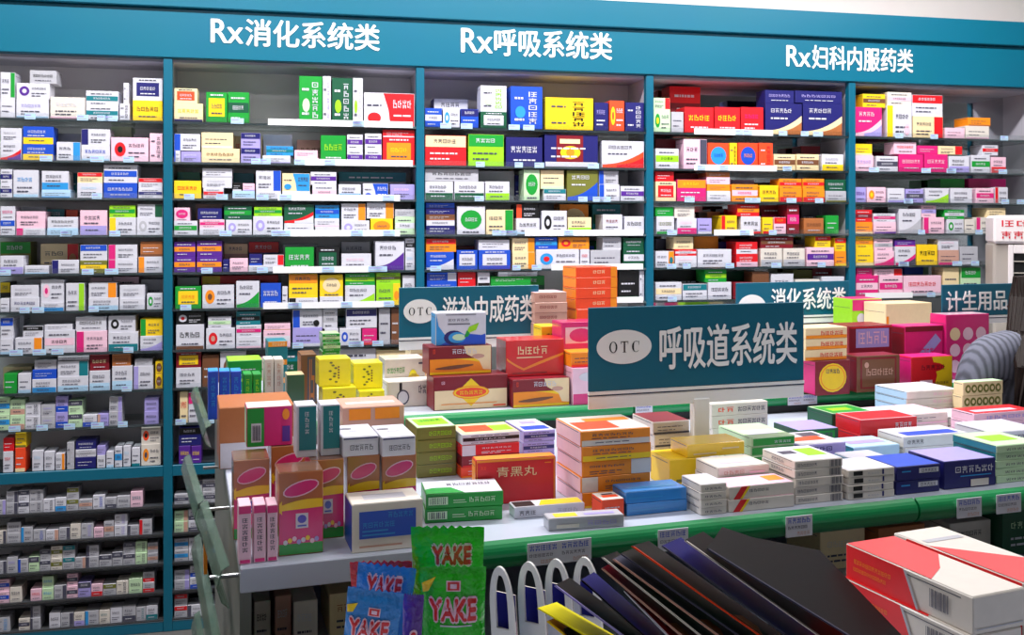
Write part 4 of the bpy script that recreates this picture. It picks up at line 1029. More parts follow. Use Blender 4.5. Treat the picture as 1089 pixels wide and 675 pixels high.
# --- upper deck, middle
goods(568, 603, 311, 0, 'jw', 'n', .12, 'dusty pink flat box beside the scarlet stack', base=ZB, d=3.38, hb=11.5, top='P', front=mk(gl(.15, .4, .7, .7, 5, 'q')), name='dusty_pink_box')
goods(613, 657, 284, 0, 'So', 'n', .13, 'scarlet and orange flat box', base=ZB, d=3.42, hb=11, side='o', top='S', front=mk(('r', .84, 0, 1, 1, 'o'), gl(.4, .35, .7, .7, 3, 'e')), name='scarlet_box')
goods(576, 594, 347, 0, 'yz', 'n', .08, 'yellow box behind the red wave box', base=ZB, d=3.16, hb=26, top='y', front=mk(gl(.3, .4, .8, .7, 2, 'z')), name='yellow_small_box')
zm, _ = goods(609, 642, 392, 0, 'Pm', 'd', .09, 'pink and white tonic canister box, lower, behind the front sign', base=ZB, d=2.98, front=mk(('r', 0, .3, 1, .7, 'P'), ('r', 0, .0, 1, .3, 'm'), ('e', .5, .75, .3, .12, 'w')), top='m', name='pink_canister', mats='wrap')
zo, _ = goods(607, 640, 376, 0, 'oS', 'n', .08, 'orange box between the pink ones beside the front sign', base=zm, d=2.985, top='o', name='orange_small_box')
goods(597, 638, 346, 0, 'mP', 'd', .10, 'magenta wrapped box on top beside the front sign', base=zo, d=2.99, front=mk(('r', .1, .2, .9, .8, 'P'), ('e', .5, .5, .3, .26, 'm')), top='m', name='magenta_carton', mats='wrap')
# --- upper deck, right part
ring = mk(('e', .5, .5, .40, .42, 'y'), ('e', .5, .5, .36, .38, 'o'), ('e', .5, .5, .33, .35, 'y'), gl(.3, .62, .7, .76, 4, 'K'))
zq, _ = goods(867, 904, 384, 0, 'qy', 'n', .09, 'maroon box with large round gold label', base=ZB, d=3.16, front=ring, side='m', top='q', name='gold_label_carton', cat='gift box')
goods(856, 901, 349, 0, 'eo', 's', .10, 'cream and orange box on the round gold label box', base=zq, d=3.16, hb=11, front=mk(('r', 0, 0, 1, .3, 'o'), gl(.35, .3, .9, .7, 5, 'r')), top='e', name='cream_orange_box')
goods(911, 957, 379, 0, 'zj', 'f', .08, 'brown box with bronze lettering panel', base=ZB, d=3.22, front=mk(('r', .08, .1, .92, .95, 'q'), ('r', .12, .14, .88, .9, 'z'), gl(.2, .45, .85, .65, 5, 'j'), ('e', .22, .75, .05, .08, 'j')), side='q', top='q', name='brown_carton', cat='gift box')
goods(903, 949, 347, 0, 'qv', 'n', .12, 'dark crimson box with lavender ribbon panel', base=ZB, d=3.40, front=mk(('r', .15, .62, .92, .95, 'v'), gl(.2, .68, .88, .9, 4, 'P'), ('r', 0, .96, 1, 1, 'r')), side='q', top='q', name='crimson_carton', cat='gift box')
goods(969, 1013, 380, 0, 'ry', 'n', .08, 'pink and yellow box with dark red lettering', base=ZB, d=3.29, front=mk(('p', [(.55, 0), (.62, .4), (.5, 1), (1, 1), (1, 0)], 'y'), ('e', .45, .66, .34, .16, 'r'), gl(.22, .58, .82, .74, 5, 'q'), ('r', .2, .08, .5, .26, 'P'), gl(.52, .12, .9, .2, 5, 'z')), side='m', top='m', name='pink_yellow_carton', cat='gift box')
goods(962, 1003, 347, 0, 'mv', 'n', .08, 'magenta box with slanted lavender name band', base=ZB, d=3.45, front=mk(('p', [(.05, .25), (.8, .85), (.95, .72), (.2, .1)], 'v'), gl(.3, .4, .75, .6, 4, 'm'), ('r', 0, .9, 1, 1, 'q')), side='q', top='m', name='magenta_band_carton', cat='gift box')
goods(1006, 1052, 336, 0, 'mP', 'n', .08, 'pink floral wrapped gift carton in front of the far sign', base=ZB, d=3.45, front=mk([('e', .2 + .3 * (i % 3), .2 + .25 * (i // 3), .12, .10, 'PveP'[i % 4]) for i in range(9)]), top='P', side='m', name='floral_carton', cat='gift box', mats='wrap')
goods(942, 991, 323, 0, 'eo', 'n', .13, 'large plain cream carton behind the magenta boxes', base=ZB, d=3.78, front=mk(('r', .0, .1, .06, .8, 'o'), gl(.4, .4, .7, .5, 3, 'o')), side='e', top='e', name='cream_carton', cat='carton')
goods(906, 938, 320, 0, 'lm', 'n', .12, 'lime and magenta box behind the dark crimson box', base=ZB, d=3.80, front=mk(('r', 0, .82, 1, 1, 'm'), ('e', .3, .7, .14, .08, 'w'), ('r', .0, .5, 1, .56, 'y')), top='m', name='lime_magenta_box')

# --- dim goods on the shelf under the lower deck
for i, (a, b, yt, c, dd) in enumerate(((1010, 1054, 557, 'ak', 2.46), (1066, 1120, 545, 'dL', 2.46), (934, 984, 562, 'ie', 2.38), (872, 920, 566, 'ea', 2.36), (270, 288, 640, 'ak', 1.93), (292, 310, 634, 'jw', 1.93), (312, 338, 640, 'aw', 1.92), (350, 400, 632, 'ei', 1.98))):
    goods(a, b, yt, 0, c, 'p', .14, ['white carton under the green rail near the far joint', 'dark green carton under the green rail at the photo edge', 'tan carton under the green rail behind the red boxes', 'cream carton under the green rail behind the leaflets', 'white box under the bare white deck end', 'dusty pink box under the bare white deck end', 'off-white box under the white deck, third along', 'cream carton under the white deck behind the blue candy bag'][i], base=.781, d=dd, name='shelf_carton', cat='carton')

# ------------------------------------------------------------------ hanging-free signs on posts
def ring_pts(rx, rz, n=40, a0=0, a1=2 * math.pi): return [(rx * math.cos(a0 + (a1 - a0) * i / n), rz * math.sin(a0 + (a1 - a0) * i / n)) for i in range(n + 1)]


def otc_letters(parent, cx, cz, s, y):
    m = MB()
    def P(x, z): return (cx + x * s, y, cz + z * s)
    def strip(A, B):
        for i in range(len(A) - 1): m.poly([P(*A[i]), P(*A[i + 1]), P(*B[i + 1]), P(*B[i])])
    ox = -.92
    strip([(ox + x, z) for x, z in ring_pts(.33, .42)], [(ox + x, z) for x, z in ring_pts(.20, .385)])
    def r(x0, z0, x1, z1): m.poly([P(x0, z0), P(x1, z0), P(x1, z1), P(x0, z1)])
    r(-.31, .36, .31, .42); r(-.31, .22, -.27, .42); r(.27, .22, .31, .42); r(-.06, -.42, .06, .40); r(-.15, -.42, .15, -.385)
    cx2 = .95
    A, B = [], []
    for i in range(31):
        t = math.radians(48 + 264 * i / 30)
        th = .13 * max(0, -math.cos(t)) ** .8
        A.append((cx2 + .34 * math.cos(t), .42 * math.sin(t))); B.append((cx2 + (.34 - .035 - th) * math.cos(t), .385 * math.sin(t)))
    strip(A, B); r(cx2 + .22, .12, cx2 + .255, .42)
    m.build('lettering', M['ink'], parent)


def sign(label, px0, px1, yt, yb, d, body, otc, tx0, tx1, tz0, tz1, base_z, yaw=0.0, strip=.09, post_px=None, bold=.02, txt_yaw=0):
    ang = GA + yaw; u = Vector((math.cos(ang), math.sin(ang), 0))
    T = at_depth(px0, yt, d); Bz = EYE - (yb - HY) / F * d
    w = gsolve_w(T, px1, u); h = T.z - Bz
    root = empty('category_sign', (T.x, T.y, base_z + .0006), ang)
    tag(root, label, 'sign', 'teal category signs')
    zb = Bz - base_z
    m = MB(); m.box(0, 0, zb, w, .006, zb + h, ch=.0015); m.build('board', M['sign_teal'], root)
    m = MB(); m.box(.0, -.0015, zb - .008, w, .0065, zb - .0005); m.build('white_line', M['white_pl'], root)
    m = MB(); m.box(0, -.001, zb - .011, w, .0065, zb - .008); m.build('navy_line', M['navy_line'], root)
    m = MB(); m.box(.0, .0, zb - strip * h * 2.6 - .011, w, .006, zb - .011, ch=.001); m.build('base_strip', M['white_pl'], root)
    px = w * (post_px if post_px is not None else .5)
    m = MB(); m.box(px - .021, .0065, .003, px + .021, .022, zb + h * .3, ch=.003); m.box(px - .021, -.004, .003, px + .021, .0075, zb - .03, ch=.002); m.build('post', M['white_pl'], root)
    m = MB(); m.box(px - .03, -.012, 0, px + .03, .03, .004, ch=.001); m.build('foot', M['white_pl'], root)
    if otc:
        cx, cz, rx, rz = otc; cx *= w; cz = zb + cz * h; rx *= w; rz *= h
        m = MB(); pts = ring_pts(rx, rz, 48)[:-1]
        m.poly([(cx + x, -.0015, cz + z) for x, z in pts]); 
        for i in range(48): a, b = pts[i], pts[(i + 1) % 48]; m.poly([(cx + b[0], -.0015, cz + b[1]), (cx + a[0], -.0015, cz + a[1]), (cx + a[0], .001, cz + a[1]), (cx + b[0], .001, cz + b[1])])
        badge = m.build('oval_badge', M['white_pl'], root)
        otc_letters(badge, cx, cz, rz * 1.0 * .78, -.0022)
    text_part('heading', body, M['letter'], root, tx0 * w, tx1 * w, zb + tz0 * h, zb + tz1 * h, -.0008, bold=bold)
    return root


sign('large teal sign with oval badge nearest the camera on a white post', 626, 855, 327.5, 417, 2.34, '呼吸道系统类', (.155, .52, .121, .205), .312, .965, .22, .76, ZA, strip=.06, post_px=.505)
sign('teal sign with oval badge behind the leaf box and red boxes', 424.5, 573, 306, 359.5, 3.27, '滋补中成药类', (.145, .52, .115, .24), .30, .965, .25, .80, ZB, strip=.07)
sign('teal sign with oval badge half hidden behind the large front sign', 783, 903, 301, 337.5, 3.92, '消化系统类', (.135, .22, .125, .43), .30, .97, .16, .82, ZB, strip=.06)
sign('teal sign without a badge beside the person at the far end', 1002, 1080, 303, 337, 3.63, '计生用品', None, .05, .88, .16, .80, ZB, strip=.06)
# ------------------------------------------------------------------ tower air conditioner
acp = at_depth(1056, 229, 4.08)
ac = empty('air_conditioner', (acp.x, acp.y, 0), math.radians(-19))
tag(ac, 'white tower air conditioner with black vent slats and red printed notice', 'air conditioner')
zt = acp.z
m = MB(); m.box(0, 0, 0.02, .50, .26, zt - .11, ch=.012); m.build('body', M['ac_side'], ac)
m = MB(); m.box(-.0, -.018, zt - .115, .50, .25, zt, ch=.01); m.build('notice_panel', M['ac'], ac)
m = MB(); sh = []
rr = random.Random(4)
glyph_line(sh, .05, .60, .80, .84, 7, 'r', rr); glyph_line(sh, .05, .18, .94, .44, 10, 'r', rr)
put_art(m, sh, (.0, -.018, zt - .115), (.5, 0, 0), (0, 0, .115), (0, -1, 0)); m.build('red_writing', M['red_ink'], ac)
m = MB(); zb = zt - .36
m.box(.055, -.014, zb, .075, .0, zt - .12, ch=.003); m.box(.42, -.014, zb, .44, .0, zt - .12, ch=.003); m.box(.075, -.014, zt - .155, .42, 0, zt - .12, ch=.003); m.box(.055, -.014, zb - .012, .44, 0, zb + .006, ch=.003)
m.build('vent_frame', M['ac'], ac)
m = MB(); m.box(.075, -.004, zb, .42, -.0015, zt - .155); m.build('vent_opening', M['vent'], ac)
m = MB()
for i in range(4): m.box(.075, -.012, zb + .03 + i * .047, .42, -.004, zb + .034 + i * .047)
m.build('vent_slat', M['ac_side'], ac)
m = MB(); m.box(.02, .0, .0, .48, .24, .02); m.build('base', M['dark'], ac)

# ------------------------------------------------------------------ customer at the far end
pc = gpt(2.51, .77, 0)
per = empty('person', pc, GA)
tag(per, 'person with long dark hair and grey knit top seen from behind', 'person')


def skin_mesh(name, pts, edges, radii, material, parent, sub=2):
    me = bpy.data.meshes.new(name); me.from_pydata(pts, edges, []); me.update()
    o = bpy.data.objects.new(name, me); COL.objects.link(o)
    sk = o.modifiers.new('skin', 'SKIN'); sk.use_smooth_shade = True
    for v, r in zip(me.skin_vertices[0].data, radii): v.radius = r if isinstance(r, tuple) else (r, r)
    me.skin_vertices[0].data[0].use_root = True
    ss = o.modifiers.new('sub', 'SUBSURF'); ss.levels = sub; ss.render_levels = sub
    dg = bpy.context.evaluated_depsgraph_get()
    nm = bpy.data.meshes.new_from_object(o.evaluated_get(dg))
    bpy.data.objects.remove(o)
    nm.materials.clear(); nm.materials.append(material); nm.name = name
    nm.polygons.foreach_set('use_smooth', [True] * len(nm.polygons))
    r = bpy.data.objects.new(name, nm); COL.objects.link(r); r.parent = parent
    return r


HZ = 1.415   # head centre height
# body: pelvis, spine, neck, head, arms, hands, legs, feet (facing local +y, away from the camera)
pts = [(0, 0, .80), (0, .01, .95), (0, .0, 1.10), (.02, .0, 1.18), (.06, .02, 1.23), (.085, .035, 1.29), (.10, .04, 1.335), (.10, .035, 1.385)]
rad = [(.14, .10), (.125, .085), (.15, .095), (.13, .075), (.048, .05), (.072, .085), (.080, .095), (.045, .06)]
ed = [(i, i + 1) for i in range(7)]
def add(chain, start):
    prev = start
    for p, r in chain:
        pts.append(p); rad.append(r); ed.append((prev, len(pts) - 1)); prev = len(pts) - 1
    return prev
for s in (-1, 1):
    h = add([((s * .165, .0, 1.175), .058), ((s * .205, .0, 1.06), .046), ((s * .21, -.005, .96), .040), ((s * .212, .03, .82), .032), ((s * .212, .055, .74), .025), ((s * .212, .062, .70), .029)], 3)
    for k in range(4):
        add([((s * .210, .036 + .018 * k, .655 + .006 * (k in (0, 3))), .009), ((s * .208, .040 + .018 * k, .628 + .006 * (k in (0, 3))), .0085), ((s * .203, .044 + .018 * k, .606 + .009 * (k in (0, 3))), .0075)], h)
    add([((s * .200, .100, .69), .011), ((s * .196, .112, .662), .009)], h)
    add([((s * .085, .0, .74), .095), ((s * .09, .015, .42), .058), ((s * .095, -.01, .10), .040), ((s * .1, .03, .045), .038), ((s * .105, .12, .035), .032)], 0)
body = skin_mesh('body', pts, ed, rad, M['skin'], per)
# nose, ears, eyes and mouth on the far side of the head
m = MB(); bm = bmesh.new(); bmesh.ops.create_uvsphere(bm, u_segments=10, v_segments=8, radius=.014); [setattr(v, 'co', Vector((v.co.x * .8 + .10, v.co.y * 1.4 + .135, v.co.z * 1.5 + 1.305))) for v in bm.verts]; m.add_bm(bm); bm.free()
for s in (-1, 1):
    bm = bmesh.new(); bmesh.ops.create_uvsphere(bm, u_segments=10, v_segments=8, radius=.022); [setattr(v, 'co', Vector((v.co.x * .4 + .10 + s * .079, v.co.y * .7 + .03, v.co.z * 1.3 + 1.31))) for v in bm.verts]; m.add_bm(bm); bm.free()
m.build('face_features', M['skin'], per, smooth=True)
m = MB()
for s in (-1, 1):
    bm = bmesh.new(); bmesh.ops.create_uvsphere(bm, u_segments=8, v_segments=6, radius=.011); [setattr(v, 'co', Vector((v.co.x * 1.2 + .10 + s * .032, v.co.y * .6 + .122, v.co.z * .7 + 1.325))) for v in bm.verts]; m.add_bm(bm); bm.free()
m.build('eyes', M['hair'], per, smooth=True)
# knit top and trousers follow the body
top_p = [(0, .005, .84), (0, .01, .95), (0, .0, 1.10), (.02, .0, 1.195), (.035, .012, 1.245)]
top_r = [(.155, .115), (.142, .102), (.168, .112), (.148, .095), (.062, .062)]
te = [(0, 1), (1, 2), (2, 3), (3, 4)]
for s in (-1, 1):
    prev = 3
    for p, r in [((s * .165, .0, 1.18), .074), ((s * .207, .0, 1.06), .062), ((s * .212, -.005, .96), .054), ((s * .214, .03, .82), .044), ((s * .214, .048, .765), .040)]:
        top_p.append(p); top_r.append(r); te.append((prev, len(top_p) - 1)); prev = len(top_p) - 1
kt = skin_mesh('knit_top', top_p, te, top_r, M['knit'], per)
tr_p = [(0, 0, .86), (0, 0, .78)]; tr_r = [(.15, .11), (.155, .118)]; tre = [(0, 1)]
for s in (-1, 1):
    prev = 1
    for p, r in [((s * .088, .0, .72), .104), ((s * .092, .015, .42), .072), ((s * .096, -.008, .10), .058)]:
        tr_p.append(p); tr_r.append(r); tre.append((prev, len(tr_p) - 1)); prev = len(tr_p) - 1
skin_mesh('trousers', tr_p, tre, tr_r, M['trouser'], per)
m = MB()
for s in (-1, 1):
    bm = bmesh.new(); bmesh.ops.create_uvsphere(bm, u_segments=12, v_segments=8, radius=1)
    for v in bm.verts: v.co = Vector((s * .102 + v.co.x * .046, .06 + v.co.y * .125, max(.002, .045 + v.co.z * .05)))
    m.add_bm(bm); bm.free()
m.build('shoes', M['trouser'], per, smooth=True)
# long hair: strands laid over the skull and down the back and shoulder
m = MB(); rr = random.Random(9)
hc = Vector((.115, .035, 1.325))
for i in range(330):
    a = rr.uniform(math.pi * .92, math.pi * 2.08)           # around the back of the head
    dx, dy = math.cos(a), math.sin(a)
    L = rr.uniform(.30, .46)
    top = hc + Vector((rr.uniform(-.02, .02), rr.uniform(-.01, .03), .10))
    side = hc + Vector((dx * .098, dy * .112, .035))
    low = hc + Vector((dx * .140 - .025, dy * .09 - .05, -.07))
    sh = hc + Vector((dx * .125 - .115, dy * .03 - .145, -.17))
    end = hc + Vector((dx * .08 - .165 + rr.uniform(-.05, .04), dy * .02 - .175, -.18 - (L - .18)))
    w_ = rr.uniform(.8, 1.2)
    m.tube([top, (top + side) / 2 + Vector((dx * .03, dy * .03, .03)), side, low, sh, end], [.010, .011 * w_, .012 * w_, .011 * w_, .009 * w_, .002], seg=6)
m.build('hair', M['hair'], per, smooth=True)

# ------------------------------------------------------------------ checkout counter close to the camera (its top lies below the frame)
CT = .945
ck = empty('checkout_counter', (0, 0, 0), 0)
tag(ck, 'low white checkout counter holding candy bags, leaflets and red boxes', 'counter')
m = MB(); m.box(-.55, .70, CT - .03, 1.35, 1.56, CT, ch=.003); m.build('top', M['deck'], ck)
m = MB(); m.box(-.50, .75, 0.08, 1.30, 1.50, CT - .03, ch=.003); m.build('body', M['dark'], ck)
m = MB(); m.box(-.48, .78, 0, 1.28, 1.48, .08); m.build('base', M['dark'], ck)


# ------------------------------------------------------------------ candy bags
def bag(label, tl, d, wpx, hpx, tilt, base, prints, depth=.032, lean=.10, group=None):
    """Pillow bag with crimped seals: tl is its upper-left corner in the photograph."""
    P = at_depth(tl[0], tl[1], d); w = wpx * d / F; h = hpx * d / F
    nx, nz = 18, 24
    root = empty('candy_bag', (0, 0, 0))
    ca, sa = math.cos(tilt), math.sin(tilt)
    rr = random.Random(int(tl[0]))
    wob = [rr.uniform(0, 6.28) for _ in range(4)]

    def surf(u, v, side):
        e = .07
        vv = min(max((v - e) / (1 - 2 * e), 0), 1); uu = min(max(u, 0), 1)
        b = (math.sin(math.pi * uu) ** .55 if 0 < uu < 1 else 0) * (math.sin(math.pi * vv) ** .45 if 0 < vv < 1 else 0)
        b *= 1 + .10 * math.sin(9 * u + wob[0]) * math.sin(11 * v + wob[1]) + .06 * math.sin(23 * v + 4 * u + wob[2])
        x = (u - .5) * w * (1 - .05 * math.sin(math.pi * vv)); z = (v - 1) * h
        if v < e or v > 1 - e: y = .0012 * math.sin(u * 90) * 0 + side * .0008
        else: y = side * (depth * .5 * b + .0008)
        if v > 1 - e: z += .0025 * math.sin(u * 60)
        X, Z = x * ca + z * sa, -x * sa + z * ca
        return Vector((P.x + w / 2 + X, P.y + y - Z * lean, P.z + Z))
    m = MB()
    for side in (-1, 1):
        for i in range(nx):
            for j in range(nz):
                q = [surf(i / nx, j / nz, side), surf((i + 1) / nx, j / nz, side), surf((i + 1) / nx, (j + 1) / nz, side), surf(i / nx, (j + 1) / nz, side)]
                m.poly(q if side < 0 else q[::-1], base)
    o = m.build('film', M['foil'], root, smooth=True, weld=True)
    k = [0]

    def at(u, v):
        p = surf(u, v, -1); p.y -= .0010 + .0003 * k[0]; return p
    for name, shapes in prints:
        mm = MB()
        for s in shapes:
            k[0] = min(k[0] + 1, 8)
            if s[0] == 'p': 
                c = (sum(p[0] for p in s[1]) / len(s[1]), sum(p[1] for p in s[1]) / len(s[1]))
                for i in range(len(s[1])):
                    a, b = s[1][i], s[1][(i + 1) % len(s[1])]
                    for f0, f1 in ((0, .5), (.5, 1)):
                        l = lambda f, t: (c[0] + (t[0] - c[0]) * f, c[1] + (t[1] - c[1]) * f)
                        mm.poly([at(*l(f0, a)), at(*l(f1, a)), at(*l(f1, b)), at(*l(f0, b))] if f0 > 0 else [at(*c), at(*l(f1, a)), at(*l(f1, b))], s[2])
            elif s[0] == 'T':
                _, body, u0, v0, u1, v1, col, bold = s
                for j_, (dx, dz) in enumerate(((0, 0), (bold, 0), (-bold, 0), (0, bold), (0, -bold), (bold * .7, bold * .7), (-bold * .7, -bold * .7), (bold * .7, -bold * .7), (-bold * .7, bold * .7))):
                    sub = Vector((0, -.00003 * j_, 0))
                    for pl in glyph_polys(body, 0): mm.poly([at(u0 + (u1 - u0) * a + dx, v0 + (v1 - v0) * b + dz) + sub for a, b in pl], col)
        mm.build(name, M['foil'], root)
    tag(root, label, 'candy bag', group or 'foil candy bags on the checkout counter')
    return root


EL = lambda cu, cv, ru, rv, c, n=18: ('p', [(cu + ru * math.cos(2 * math.pi * t / n), cv + rv * math.sin(2 * math.pi * t / n)) for t in range(n)], c)
RC = lambda a, b, c, d, col: ('p', [(a, b), ((a + c) / 2, b), (c, b), (c, (b + d) / 2), (c, d), ((a + c) / 2, d), (a, d), (a, (b + d) / 2)], col)
yk = lambda v0, v1, u0=.2, u1=.82: [('T', 'YAKE', u0, v0, u1, v1, 'P', .030), ('T', 'YAKE', u0, v0, u1, v1, 'r', .011)]
plain_fruit = [EL(.66, .30, .14, .07, 'G'), EL(.64, .31, .09, .045, 'l'), EL(.30, .32, .11, .06, 'B'), EL(.82, .2, .07, .04, 'o'), EL(.16, .22, .07, .04, 'e')]
emblem = [RC(.40, .80, .62, .89, 'P'), RC(.42, .81, .60, .88, 'r'), RC(.46, .825, .56, .865, 'P')]
bag('green candy bag standing behind the other green one, its heading above', (437, 560), 1.45, 78, 140, 0, 'V', [('lettering', yk(.735, .855, .30, .82))], depth=.026)
bag('green candy bag in front, large red lettering over green fruit shapes', (447, 602), 1.375, 70, 120, 0, 'V',
    [('emblem', emblem), ('corner_flash', [('p', [(.02, .86), (.24, .92), (.12, .80), (.03, .78)], 'y')]), ('lettering', yk(.55, .73, .14, .86)), ('strap_line', [RC(.3, .49, .8, .505, 'w')]), ('fruit_print', plain_fruit)], depth=.034)
bag('crimson candy bag peeking out behind the blue ones', (372, 597), 1.44, 66, 135, -.02, 'r', [('corner_flash', [RC(.1, .9, .9, .92, 'q')])], depth=.014, lean=.10)
bag('blue candy bag leaning behind, red lettering near its top', (381, 601), 1.392, 62, 130, .12, 'C', [('lettering', yk(.76, .90, .2, .78)), ('fine_print', [RC(.1, .66, .8, .68, 'B'), RC(.1, .62, .6, .635, 'B')])], depth=.022, lean=.10)
bag('purple candy bag wedged between the blue and green ones', (429, 632), 1.335, 22, 90, .05, 'p', [('swirl_print', [EL(.6, .55, .2, .06, 'P'), EL(.6, .55, .12, .035, 'r')])], depth=.022)
bag('blue candy bag leaning foremost with emblem and large red lettering', (370, 627), 1.305, 60, 100, .13, 'C', [('emblem', [(s[0], [(u + .02, v - .06) for u, v in s[1]], s[2]) for s in emblem]), ('corner_flash', [('p', [(.02, .82), (.22, .86), (.14, .76), (.03, .74)], 'y')]), ('lettering', yk(.52, .69, .1, .82))], depth=.026)

# ------------------------------------------------------------------ arched white leaflet holders and leaflets
lr = empty('leaflet_rack', (0, 0, 0))
tag(lr, 'white plastic leaflet rack with four arched dividers', 'leaflet rack')
for i, (px, py, wp) in enumerate(((532, 602, 26), (563, 597, 28), (592, 594, 28), (622, 592, 28))):
    d = 1.36 + .022 * i
    P = at_depth(px, py, d); w = wp * d / F * 1.15; yaw = -.55
    u = Vector((math.cos(yaw), math.sin(yaw), 0)); v = Vector((-math.sin(yaw), math.cos(yaw), 0))
    m = MB(); n = 16; H = P.z - CT - .01
    def rim(rw, rh, bot):
        pts = [(-rw, bot)]
        for k in range(n + 1):
            t = math.pi * (1 - k / n); pts.append((rw * math.cos(t) * (1 if True else 0), (P.z - CT) - rh + rh * math.sin(t) ** .75 - (0)))
        pts.append((rw, bot)); return pts
    out = rim(w / 2, .075, .008)
    inn = [(x * .52, min(z - .010, (P.z - CT) - .012)) for x, z in rim(w / 2, .052, P.z - CT - .075)]
    o = Vector((P.x, P.y, CT))
    T3 = lambda x, z, t: o + u * x + v * t + Vector((.10 * (H - z) * .6, 0, z))
    for t, flip in ((-.002, False), (.002, True)):
        a = out; b = inn
        for k in range(len(a) - 1):
            q = [T3(*a[k], t), T3(*a[k + 1], t), T3(*b[k + 1], t), T3(*b[k], t)]
            m.poly(q[::-1] if flip else q)
        q = [T3(*a[0], t), T3(*b[0], t), T3(*b[-1], t), T3(*a[-1], t)]
        m.poly(q if not flip else q[::-1])
    for loop in (out, inn):
        for k in range(len(loop) - 1):
            m.poly([T3(*loop[k], -.002), T3(*loop[k + 1], -.002), T3(*loop[k + 1], .002), T3(*loop[k], .002)])
    m.build('divider', M['white_pl'], lr)
    lm = MB(); q = [T3(-w * .40, .012, .010), T3(w * .40, .012, .010), T3(w * .40, H - .03, .010), T3(-w * .40, H - .03, .010)]
    q2 = [p + v * .002 for p in q]
    lm.poly(q, 'n'); lm.poly(q2[::-1], 'n')
    for k in range(4): lm.poly([q[k], q2[k], q2[(k + 1) % 4], q[(k + 1) % 4]], 'a')
    lm.poly([q[0] + (q[1] - q[0]) * .3 + (q[3] - q[0]) * .3 - v * .0004, q[1] + (q[2] - q[1]) * .2 - v * .0004, q[2] - (q[2] - q[1]) * .25 - v * .0004], 'P')
    lo = lm.build('leaflet', M['sheet'])
    tag(lo, f"dark leaflet standing behind the {ORD[i]} white arch from the candy bags", 'leaflet', 'leaflets in the white rack')
p0, p1 = at_depth(528, 600, 1.34), at_depth(640, 600, 1.46)
m = MB(); m.box(p0.x - .01, 1.30, CT + .0005, p1.x + .012, 1.48, CT + .008, ch=.002); m.build('base', M['white_pl'], lr)

# fan of dark glossy sheets leaning on a wedge: each row is left tip, lower right end, far lower right, far left tip
FAN = [((752, 583), (945, 702), (985, 702), (768, 560), 'k', 'K', 'topmost large black glossy sheet of the fanned pile', (872, 585)),
       ((728, 574), (908, 702), (928, 700), (748, 565), 'k', 'a', 'black sheet with a pale edge just under the topmost one', None),
       ((704, 580), (874, 702), (896, 700), (724, 571), 'n', 'K', 'navy black sheet second under the topmost one', None),
       ((672, 580), (846, 702), (864, 700), (690, 575), 'k', 'S', 'black sheet with a reddish edge in the fan', None),
       ((660, 588), (824, 702), (838, 700), (676, 582), 'k', 'K', 'black sheet behind the reddish edged one', None),
       ((652, 594), (800, 702), (814, 700), (668, 586), 'K', 'j', 'charcoal sheet with a dusty edge in the fan', None),
       ((640, 592), (778, 702), (792, 700), (656, 586), 'k', 'a', 'black sheet with a long cream edge in the fan', None),
       ((640, 604), (756, 702), (770, 700), (654, 596), 'q', 'j', 'maroon sheet beside the red one in the fan', None),
       ((664, 628), (736, 702), (752, 700), (682, 624), 'r', 'w', 'red sheet with white curved edge in the fan', None),
       ((618, 616), (716, 702), (730, 700), (632, 608), 'n', 'k', 'navy sheet left of the red one in the fan', None),
       ((590, 622), (698, 702), (710, 700), (606, 614), 'k', 'v', 'black sheet with lavender edge over the yellow one', None),
       ((572, 646), (676, 706), (690, 702), (592, 640), 'Y', 'Y', 'yellow sheet sticking out beneath the dark sheets', None),
       ((582, 660), (640, 706), (656, 704), (598, 654), 'i', 'y', 'golden brown sheet under the yellow one', None),
       ((600, 668), (622, 706), (640, 704), (616, 662), 'k', 'k', 'small black sheet at the lower front of the fan', None)]
EDGE = nn_low = None
for i, (pa, pb, pc_, pd, c, ec, lab, pe) in enumerate(FAN):
    dn = (1.20 - .006 * i) if i else 1.185; df = dn + .11
    A, B, D = at_depth(*pa, dn), at_depth(*pb, dn - .03), at_depth(*pd, df)
    nn = (B - A).cross(D - A).normalized()
    if nn.z < 0: nn = -nn
    def onp(p):
        r = Vector(((p[0] - CX) / F, 1, -(p[1] - HY) / F)); C = Vector((0, 0, EYE)); return C + r * ((A - C).dot(nn) / r.dot(nn))
    C_ = D + (B - A) * 1.0 if pe is None else onp(pc_)
    pts = [A, B, C_, D] if pe is None else [A, B, C_, onp(pe), onp((800, 571)), D]
    th = nn * -.0014
    m = MB(); n = len(pts)
    m.poly(pts, c); m.poly([p + th for p in pts][::-1], c)
    for k in range(n): m.poly([pts[k], pts[k] + th, pts[(k + 1) % n] + th, pts[(k + 1) % n]], ec if k in (0, n - 1) else c)
    e = nn * .0004; L = pts[1] - pts[0]; W = pts[-1] - pts[0]
    q = lambda u, v: pts[0] + L * u + W * v + e
    if ec != c: m.poly([q(.01, .0), q(.99, .0), q(.99, .035), q(.01, .035)], ec)
    if i in (3, 5, 7): m.poly([q(.62, .1), q(.80, .1), q(.76, .4), q(.66, .4)], 'i')
    if i == 8:
        for u in (.1, .3, .45, .7): m.poly([q(u, .3), q(u + .1, .3), q(u + .06, .6), q(u + .02, .6)], 'P')
    o = m.build('glossy_sheet', M['sheet'])
    tag(o, lab, 'sheet', 'fan of dark glossy sheets')
